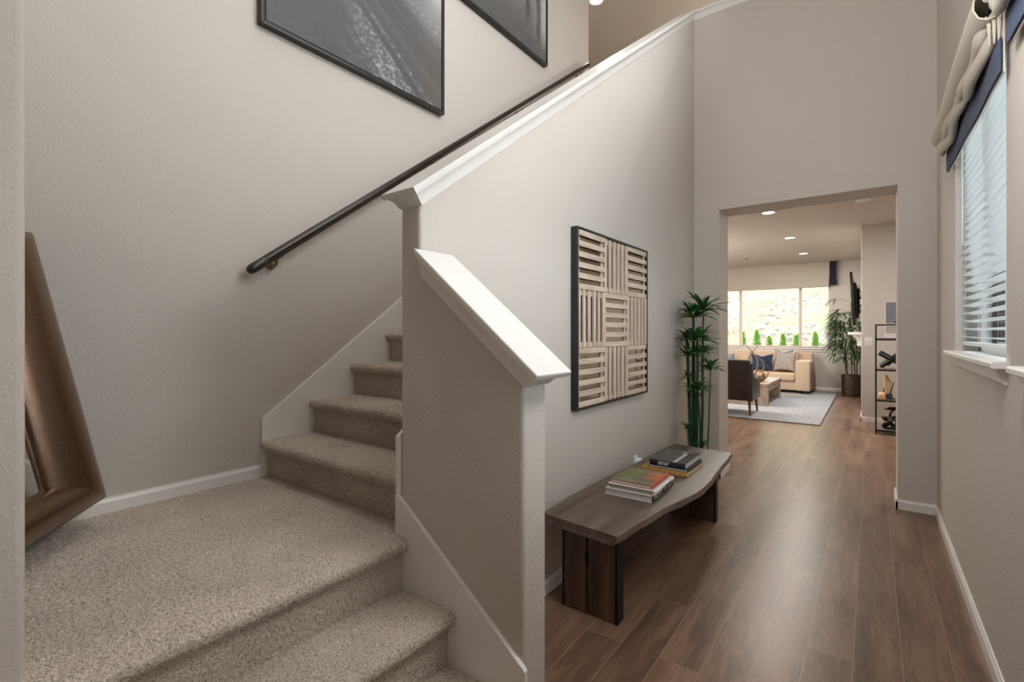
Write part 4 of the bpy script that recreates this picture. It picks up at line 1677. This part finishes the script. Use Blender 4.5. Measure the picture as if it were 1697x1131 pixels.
# golden leaf bowl
gb = thing('leaf_bowl', 'golden pointed leaf bowl on the near end of the coffee table', 'bowl', (-1.72, 10.2, 0.42))
for az in (-2.6, -1.7, -0.9, -0.1, 0.7, 1.6, 2.5):
    n1, n2 = 9, 7
    P = np.zeros((n1, n2, 3))
    for i in range(n1):
        t = i / (n1 - 1)
        wid = 0.065 * math.sin(PI * (0.12 + 0.88 * t)) ** 0.8
        for j in range(n2):
            s = -1 + 2 * j / (n2 - 1)
            rad = 0.03 + 0.15 * t ** 0.8; hh = 0.008 + 0.16 * t ** 2 + 0.02 * s * s
            ca, sa = math.cos(az), math.sin(az)
            P[i, j] = (-1.72 + ca * rad - sa * s * wid, 10.2 + sa * rad + ca * s * wid, 0.421 + hh)
    o = grid_mesh('leaf', P, M_GOLD, gb)
    mod = o.modifiers.new('thick', 'SOLIDIFY'); mod.thickness = 0.006
mb = MB(); mb.lathe([(0.06, 0.0), (0.06, 0.012), (0.02, 0.016)], (-1.72, 10.2, 0.4205), 16); mb.build('foot', M_GOLD, gb, smooth=50)

# armchair
ac = thing('leather_armchair', 'dark leather armchair with wooden legs turned away, by the opening', 'armchair', (-1.87, 8.8, 0.011))
ax0, ax1 = -2.24, -1.515
mb = MB()
mb.hexa([(ax0 + 0.02, 8.52, 0.25), (ax1 - 0.02, 8.52, 0.25), (ax1 - 0.02, 8.66, 0.25), (ax0 + 0.02, 8.66, 0.25)],
        [(ax0 + 0.03, 8.40, 0.915), (ax1 - 0.03, 8.40, 0.915), (ax1 - 0.03, 8.50, 0.915), (ax0 + 0.03, 8.50, 0.915)], 0.028, 4)
mb.build('backrest', M_LEATHER, ac, smooth=60)
mb = MB(); mb.box(ax0 + 0.02, ax1 - 0.02, 8.54, 9.16, 0.245, 0.33, 0.02, 3); mb.build('seat_frame', M_LEATHER, ac, smooth=60)
mb = MB(); mb.box(ax0 + 0.09, ax1 - 0.09, 8.62, 9.18, 0.32, 0.45, 0.04, 4); mb.build('seat_cushion', M_LEATHER, ac, smooth=60)
for xa_, xb_ in ((ax0, ax0 + 0.085), (ax1 - 0.085, ax1)):
    mb = MB()
    mb.prism([(8.47, 0.25), (9.15, 0.26), (9.17, 0.60), (9.15, 0.625), (8.99, 0.61), (8.82, 0.575), (8.68, 0.60), (8.56, 0.72), (8.47, 0.86), (8.43, 0.86), (8.46, 0.5)], 'X', xa_, xb_, 0.012, 3)
    mb.build('arm', M_LEATHER, ac, smooth=50)
for lx, ly in ((ax0 + 0.06, 8.55), (ax1 - 0.06, 8.55), (ax0 + 0.06, 9.10), (ax1 - 0.06, 9.10)):
    mb = MB(); mb.tube([(lx, ly, 0.25), (lx + (0.02 if lx > -1.9 else -0.02), ly + (-0.04 if ly < 8.8 else 0.02), 0.0105)], [0.024, 0.013], 10)
    mb.build('leg', M_CHAIRLEG, ac, smooth=60)

# living room roman valance
ls = thing('roman_shade', 'wide linen roman shade with dark side band across the living room window', 'shade', (-2.0, YB, 2.40), 'living room shade')
mb = MB(); mb.box(-3.45, -0.757, 13.235, 13.25, 2.60, ZC - 0.002, 0.003, 1)
mb.box(-3.45, -0.757, 13.25, 13.33, ZC - 0.03, ZC - 0.002)
mb.build('shade_face', M_LINEN, ls, smooth=40)
for k in range(4):
    zc = 2.585 - k * 0.048
    mb = MB()
    rings = []
    for x_ in np.linspace(-3.43, -0.77, 24):
        dz = 0.004 * math.sin(x_ * 7 + k)
        rings.append([(x_, 13.243 - 0.012 * k * 0.3 + 0.016 * math.cos(a), zc + dz + 0.030 * math.sin(a)) for a in [2 * PI * j / 12 for j in range(12)]])
    mb.loft(rings)
    mb.build('fabric_fold', M_LINEN, ls, smooth=60)
mb = MB()
mb.prism([(13.22, 2.50), (13.33, 2.50), (13.33, ZC - 0.002), (13.235, ZC - 0.002), (13.235, 2.56)], 'X', -0.757, -0.742)
mb.box(-0.757, -0.630, 13.225, 13.24, 2.545, ZC - 0.002); mb.box(-0.757, -0.615, 13.215, 13.232, 2.44, 2.548, 0.004, 1)
mb.build('side_band', M_NAVYDK, ls)

# rhapis palm in hammered pot
pl = thing('potted_palm', 'fan leaved palm in a dark hammered pot beside the chimney breast', 'plant', (-0.325, 12.57, 0))
mb = MB(); mb.lathe([(0.165, 0), (0.178, 0.004), (0.19, 0.44), (0.188, 0.452), (0.172, 0.452), (0.168, 0.41)], (-0.325, 12.57, 0), 32); mb.build('pot', M_HAMMER, pl, smooth=50)
mb = MB(); mb.lathe([(0.169, 0.39), (0.05, 0.41)], (-0.325, 12.57, 0), 24); mb.build('soil', M_SOIL, pl)
random.seed(21)
canes = []
for k in range(8):
    a = 2 * PI * k / 8
    bx, by = -0.325 + 0.09 * math.cos(a), 12.57 + 0.09 * math.sin(a)
    h_ = random.uniform(1.1, 2.0)
    tx, ty = min(bx + random.uniform(-0.12, 0.03), -0.2), by + random.uniform(-0.08, 0.05)
    mb = MB(); mb.tube([(bx, by, 0.395), ((bx + tx) / 2 + 0.01, (by + ty) / 2, (0.4 + h_) / 2), (tx, ty, h_)], [0.011, 0.010, 0.007], 7)
    so = mb.build('cane', M_CANE, pl, smooth=60)
    canes.append((so, Vector((bx, by, 0.4)), Vector((tx, ty, h_))))
for k in range(72):
    so, b0, b1 = canes[k % 8]
    t = random.uniform(0.42, 1.0)
    o_ = b0.lerp(b1, t)
    az = random.uniform(0.75 * PI, 1.75 * PI) if random.random() < 0.85 else random.uniform(0, 2 * PI)
    L = random.uniform(0.14, 0.34)
    tip = o_ + Vector((math.cos(az) * L, math.sin(az) * L * 0.8, random.uniform(-0.02, 0.20)))
    tip.x = max(min(tip.x, -0.17), -0.60); tip.y = min(tip.y, 13.0)
    mb = MB()
    mb.tube([o_, o_.lerp(tip, 0.5) + Vector((0, 0, 0.03)), tip], 0.0035, 5)
    nl = random.choice((5, 6, 7, 8))
    dirb = (tip - o_); dirb.z = 0
    a0 = math.atan2(dirb.y, dirb.x)
    for j in range(nl):
        da = (j - (nl - 1) / 2) * 0.40
        Lb = random.uniform(0.22, 0.32)
        el = random.uniform(-0.35, 0.25)
        v = Vector((math.cos(a0 + da) * math.cos(el), math.sin(a0 + da) * math.cos(el), math.sin(el)))
        e = tip + v * Lb
        if e.x > XF - 0.02:
            Lb *= max(0.25, (XF - 0.02 - tip.x) / max(1e-3, e.x - tip.x))
        if e.y > YB - 0.09:
            Lb *= max(0.25, (YB - 0.09 - tip.y) / max(1e-3, e.y - tip.y))
        blade(mb, tip, v, Lb, 0.034, random.uniform(0.3, 0.7), 4, 0.2)
    mb.build('fan_leaf', M_PALM, so, smooth=60)

# mantel
mt = thing('fireplace_mantel', 'white mantel shelf on the chimney breast below the television', 'mantel', (XF, 11.1, 1.12))
mb = MB(); mb.box(-0.325, XF, 10.30, 12.0, 1.315, 1.362, 0.006, 2); mb.build('shelf', M_TRIM, mt, smooth=40)
mb = MB(); mb.prism([(XF, 1.12), (-0.195, 1.12), (-0.195, 1.225), (-0.215, 1.25), (-0.265, 1.295), (-0.275, 1.315), (XF, 1.315)], 'Y', 10.38, 11.92); mb.build('cornice', M_TRIM, mt)
fs = thing('fireplace_surround', 'dark tiled fireplace surround below the white mantel', 'fireplace', (XF, 11.1, 0))
mb = MB(); mb.box(-0.145, XF, 10.38, 11.92, 0.0, 1.118, 0.003, 1)
mb.build('tile_face', M_POT, fs)
mb = MB(); mb.box(-0.152, -0.144, 10.75, 11.55, 0.10, 0.75, 0.002, 1); mb.build('firebox_glass', M_TVBLACK, fs)
# television
tv = thing('television', 'flat black television tilted on a wall arm, seen edge on', 'television', (-0.24, 11.15, 1.47))
M = Matrix.Translation((-0.255, 11.12, 1.95)) @ Matrix.Rotation(math.radians(-3.0), 4, 'Y')
mb = MB(); mb.box(-0.022, 0.022, -0.80, 0.80, -0.47, 0.47, 0.006, 2, M=M); mb.build('screen_panel', M_TVBLACK, tv, smooth=40)
mb = MB(); mb.box(0.022, 0.06, -0.52, 0.52, -0.33, 0.30, 0.01, 2, M=M); mb.build('rear_housing', M_BLACK, tv, smooth=40)
mb = MB(); mb.box(-0.20, -0.165, 11.02, 11.22, 1.72, 2.18, 0.003, 1); mb.box(-0.135, XF, 10.95, 11.29, 1.76, 2.12, 0.003, 1)
mb.tube([(-0.17, 11.05, 2.0), (-0.13, 11.25, 2.0)], 0.02, 8); mb.tube([(-0.17, 11.05, 1.86), (-0.13, 11.25, 1.86)], 0.02, 8)
mb.build('wall_arm', M_BLACKMETAL, tv)
mb = MB(); mb.tube([(-0.18, 10.62, 2.20), (-0.15, 10.58, 2.10), (-0.135, 10.62, 2.05), (-0.15, 10.66, 1.98), (-0.18, 10.68, 1.92)], 0.006, 6)
mb.tube([(-0.18, 10.60, 1.86), (-0.14, 10.57, 1.79), (-0.15, 10.6, 1.70), (-0.18, 10.62, 1.66)], 0.006, 6)
mb.build('cable', M_NICKEL, tv, smooth=60)
# light switch
sw = thing('light_switch', 'white light switch plate on the chimney breast', 'switch', (-0.026, 9.1, 1.215))
mb = MB(); mb.box(-0.074, 0.022, 9.093, 9.1, 1.15, 1.28, 0.002, 2); mb.build('plate', M_WHITE, sw, smooth=40)
for x_ in (-0.048, -0.004):
    mb = MB(); mb.box(x_ - 0.012, x_ + 0.012, 9.088, 9.094, 1.185, 1.245, 0.002, 1); mb.build('rocker', M_WHITE, sw)

# metal shelf unit
su = thing('metal_shelf_unit', 'narrow black metal shelf unit with wood shelves behind the opening', 'shelf', (0.33, 8.22, 0))
ux0, ux1, uy0, uy1 = 0.048, 0.62, 8.06, 8.40
for x_ in (ux0, ux1 - 0.016):
    for y_ in (uy0, uy1 - 0.016):
        mb = MB(); mb.box(x_, x_ + 0.016, y_, y_ + 0.016, 0, 1.465); mb.build('post', M_BLACKMETAL, su)
for z_ in (0.055, 0.455, 0.86, 1.265):
    mb = MB(); mb.box(ux0 + 0.004, ux1 - 0.004, uy0 + 0.004, uy1 - 0.004, z_ - 0.006, z_ + 0.014); mb.build('shelf_board', M_SHELFWOOD, su)
    mb = MB()
    for y_ in (uy0, uy1 - 0.012):
        mb.box(ux0, ux1, y_, y_ + 0.012, z_ - 0.014, z_ + 0.006)
    mb.build('shelf_rail', M_BLACKMETAL, su)
mb = MB()
mb.box(ux0, ux1, uy0, uy0 + 0.014, 1.451, 1.465); mb.box(ux0, ux1, uy1 - 0.014, uy1, 1.451, 1.465)
mb.box(ux0, ux0 + 0.014, uy0, uy1, 1.451, 1.465); mb.box(ux1 - 0.014, ux1, uy0, uy1, 1.451, 1.465)
mb.build('top_rail', M_BLACKMETAL, su)
# on its shelves
zt = 1.2795
for k, (h_, nm) in enumerate(((0.032, 'white book lying at the bottom on the top shelf'), (0.024, 'thin white book lying second on the top shelf'))):
    book(0.285, 8.22, zt, 0.30 - 0.01 * k, 0.22, h_, 0, '-y', nm, M_WHITEB, M_PAPERW, 'books on the metal shelf unit')
    zt += h_ + 0.0005


def paint_arch(U, V):
    c = np.ones(U.shape + (3,)) * lin((120, 124, 138))
    st = 0.88 + 0.12 * np.cos(U * 60)
    c = c * st[..., None]
    low = V < 0.34
    c[low] = lin((164, 158, 150))
    r = np.hypot((U - 0.55) / 0.34, (V - 0.34) / 0.13)
    c[(r < 1) & (V > 0.34)] = lin((150, 140, 128))
    c[(r < 0.72) & (V > 0.34)] = lin((52, 50, 50))
    c[(r < 0.40) & (V > 0.34)] = lin((158, 150, 140))
    return c


pb = thing('picture_block', 'standing grey picture block with a dark arch on the top shelf', 'ornament', (0.285, 8.21, zt))
mb = MB(); mb.box(0.158, 0.42, 8.205, 8.24, zt, 1.766, 0.003, 1); mb.build('block', M_PAPERW, pb)
n1, n2 = 60, 90
P = np.zeros((n1, n2, 3)); P[..., 0] = np.linspace(0.162, 0.416, n1)[:, None]; P[..., 1] = 8.2044; P[..., 2] = np.linspace(zt + 0.004, 1.762, n2)[None, :]
U = np.repeat(np.linspace(0, 1, n1)[:, None], n2, 1); V = np.repeat(np.linspace(0, 1, n2)[None, :], n1, 0)
grid_mesh('picture_face', P, M_PRINT, pb, colors=paint_arch(U, V))
# jack sculpture
jk = thing('jack_sculpture', 'black crossed-bar jack sculpture on the second shelf', 'sculpture', (0.23, 8.2, 0.874))
mb = MB()
c = Vector((0.232, 8.20, 1.0))
for d_ in ((0.83, 0.1, -0.52), (0.80, -0.15, 0.60), (-0.25, 0.86, -0.42)):
    d_ = Vector(d_).normalized()
    s_ = d_.orthogonal().normalized(); t_ = d_.cross(s_)
    L_, w_ = 0.165, 0.026
    q = [c - d_ * L_ + s_ * (w_ * a_) + t_ * (w_ * b_) for a_, b_ in ((-1, -1), (1, -1), (1, 1), (-1, 1))]
    q2 = [c + d_ * L_ + s_ * (w_ * a_) + t_ * (w_ * b_) for a_, b_ in ((-1, -1), (1, -1), (1, 1), (-1, 1))]
    mb.hexa(q, q2, 0.004, 2)
zmin = min(v.co.z for v in mb.bm.verts)
for v in mb.bm.verts:
    v.co.z += 0.8745 - zmin
mb.build('bar_cluster', M_BLACK, jk, smooth=40)
# figurine
M_CREAM = mat('cream_ceramic', S(212, 186, 142), 0.45)
M_TERRA = mat('peach_stone', S(214, 168, 128), 0.6)
fg = thing('bird_figurine', 'cream and tan figurine on a black stand on the third shelf', 'figurine', (0.165, 8.2, 0.47))
mb = MB(); mb.lathe([(0.060, 0), (0.060, 0.012), (0.040, 0.02), (0.036, 0.07), (0.030, 0.075)], (0.195, 8.16, 0.4695), 18); mb.build('stand', M_BLACK, fg, smooth=50)
mb = MB(); mb.tube([(0.19, 8.165, 0.54), (0.185, 8.17, 0.62), (0.175, 8.175, 0.70), (0.165, 8.18, 0.755), (0.16, 8.18, 0.79)], [0.018, 0.042, 0.045, 0.028, 0.012], 12); mb.build('body', M_CREAM, fg, smooth=60)
mb = MB(); mb.tube([(0.205, 8.15, 0.53), (0.245, 8.14, 0.70)], [0.006, 0.005], 6); mb.tube([(0.135, 8.17, 0.56), (0.16, 8.17, 0.68)], [0.006, 0.005], 6); mb.build('rod', M_BLACK, fg)
mb = MB(); mb.hexa([(0.085, 8.14, 0.4695), (0.175, 8.14, 0.4695), (0.175, 8.24, 0.4695), (0.085, 8.24, 0.4695)], [(0.10, 8.15, 0.53), (0.165, 8.15, 0.53), (0.165, 8.23, 0.56), (0.10, 8.23, 0.56)], 0.008, 2)
for v in mb.bm.verts:
    v.co.x -= 0.012; v.co.y -= 0.035
bk2 = thing('stone_block', 'peach stone block beside the figurine on the third shelf', 'ornament', (0.118, 8.155, 0.4695))
mb.build('block', M_TERRA, bk2, smooth=40)
# knot sculpture
kn = thing('knot_sculpture', 'dark glossy knotted ribbon sculpture on the lowest shelf', 'sculpture', (0.24, 8.2, 0.069))
M_KNOT = mat('dark_polished_metal', S(58, 54, 52), 0.22, 0.8)
pth = []
for i in range(121):
    t = 2 * PI * i / 120
    r = 0.085 + 0.040 * math.cos(3 * t)
    pth.append((0.232 + r * math.cos(2 * t), 8.2 + r * math.sin(2 * t), 0.16 + 0.060 * math.sin(3 * t)))
mb = MB(); mb.tube(pth, 0.019, 10, caps=False)
mb.build('ribbon', M_KNOT, kn, smooth=60)
mb = MB(); mb.lathe([(0.10, 0.0), (0.10, 0.012), (0.03, 0.02)], (0.232, 8.2, 0.0693), 20); mb.build('foot', M_KNOT, kn, smooth=50)
mb = MB(); mb.tube([(0.20, 8.2, 0.22), (0.215, 8.2, 0.29), (0.25, 8.2, 0.33)], [0.014, 0.012, 0.01], 8)
mb.hexa([(0.14, 8.14, 0.325), (0.33, 8.14, 0.325), (0.33, 8.26, 0.325), (0.14, 8.26, 0.325)], [(0.20, 8.16, 0.36), (0.29, 8.16, 0.365), (0.29, 8.24, 0.365), (0.20, 8.24, 0.36)], 0.006, 2)
mb.build('finial', M_KNOT, kn, smooth=50)

# ================================================================== OUTSIDE
def hill_mat():
    m = mat('dry_rocky_slope', S(214, 200, 172), 0.95)
    n = N(m)
    co = n.coords()
    a = n.noise(co, 6.5, 6, 0.72)
    b = n.noise(co, 0.55, 3, 0.6)
    r = n.ramp(a, 'Fac', [(0.34, S(26, 22, 17)), (0.46, S(72, 65, 53)), (0.62, S(100, 93, 80))])
    r2 = n.ramp(b, 'Fac', [(0.46, g(0)), (0.68, g(0.6))])
    mx = n.add('ShaderNodeMix', data_type='RGBA')
    n.link(r2, 'Color', mx, 0)
    n.link(r, 'Color', mx, 6)
    mx.inputs[7].default_value = S(92, 104, 52)
    n.link(mx, 2, n.b, 'Base Color')
    return m


nx_, ny_ = 150, 110
X = np.linspace(-16, 10, nx_); Yv = np.linspace(14.6, 34, ny_)
P = np.zeros((nx_, ny_, 3)); P[..., 0] = X[:, None]; P[..., 1] = Yv[None, :]
P[..., 2] = 0.42 + 0.62 * np.maximum(Yv[None, :] - 15.6, 0) + 0.0 * P[..., 0]
P[..., 2] += 0.16 * fbm(P, 0.9, 71, 4) * sstep(15.4, 16.5, P[..., 1])
o = grid_mesh('hillside', P, hill_mat())
props(o, 'bright rocky hillside beyond the living room window', 'hillside', None, 'structure')
mb = MB(); mb.box(-16, 10, 13.55, 14.7, 0.2, 0.42)
o = mb.build('garden_bed', M_SOIL); props(o, 'planting bed outside the living room window', 'ground', None, 'structure')
M_ARB = mat('arborvitae_green', S(100, 146, 46), 0.7)


def shrub(x, y, h, r, label):
    random.seed(int((x + 20) * 100))
    root = thing('arborvitae', label, 'shrub', (x, y, 0.42), 'small green shrubs at the foot of the hillside')
    mb = MB()
    for k in range(420):
        t = random.random() ** 1.1
        z = 0.42 + 0.05 + h * t * 0.94
        rr = r * (1 - t) ** 0.7 * random.uniform(0.75, 1.08) + 0.012
        az = random.uniform(0, 2 * PI)
        p = Vector((x + rr * 0.72 * math.cos(az), y + rr * 0.72 * math.sin(az), z))
        blade(mb, p, (math.cos(az) * 0.5, math.sin(az) * 0.5, 0.9), random.uniform(0.07, 0.12), 0.035, 0.1, 2, 0.3)
    mb.build('foliage', M_ARB, root, smooth=60)
    mb = MB(); mb.tube([(x, y, 0.41), (x, y, 0.42 + h * 0.8)], [0.015, 0.004], 6); mb.build('stem', M_CANE, root)


shr = [(-3.62, 0.80, 0.15, 'small shrub outside the left pane of the wide window'), (-2.93, 0.93, 0.12, 'narrow shrub behind the left mullion of the wide window'),
       (-2.57, 0.97, 0.165, 'tallest small shrub near the left of the middle pane'), (-2.25, 0.78, 0.115, 'short shrub beside the tallest one in the middle pane'),
       (-1.92, 0.84, 0.135, 'left of a pair of shrubs in the middle pane'), (-1.60, 0.85, 0.135, 'right of a pair of shrubs in the middle pane'),
       (-1.17, 0.90, 0.12, 'narrow shrub behind the right mullion of the wide window'), (-0.63, 0.88, 0.14, 'lone shrub outside the right pane of the wide window')]
for x_, h_, r_, lb in shr:
    shrub(x_, 15.0, h_, r_, lb)

# neighbour's house across the side yard
nb = thing('neighbor_house', 'pale blue neighbouring house seen through the hall blinds', 'house', (4.2, 4, -0.1))
M_SIDING = mat('pale_blue_siding', S(150, 170, 184), 0.7)
nn = N(M_SIDING)
cco = nn.coords()
wv = nn.add('ShaderNodeTexWave', bands_direction='Z')
wv.inputs['Scale'].default_value = 2.6
nn.link(cco, 'Vector', wv, 'Vector')
nn.bump(wv, 'Fac', 0.6, 0.02)
mb = MB(); mb.box(5.2, 8.0, -4, 16, -0.1, 3.3); mb.build('siding', M_SIDING, nb)
for y_ in (4.2, 5.6, 6.9, 9.2, 10.6, 13.0):
    mb = MB(); mb.box(5.16, 5.2, y_, y_ + 0.14, -0.1, 3.3); mb.build('corner_board', M_VINYL, nb)
for y_ in (7.2, 11.2):
    mb = MB(); mb.box(5.14, 5.2, y_, y_ + 1.3, 0.9, 2.4); mb.box(5.12, 5.14, y_ + 0.08, y_ + 1.22, 0.98, 2.32, mi=1); mb.build('house_window', [M_VINYL, M_SHELFWOOD], nb)
mb = MB(); mb.box(0.56, 5.2, -4, 16, -0.4, -0.1)
o = mb.build('side_yard', M_SOIL); props(o, 'strip of ground between the two houses', 'ground', None, 'structure')
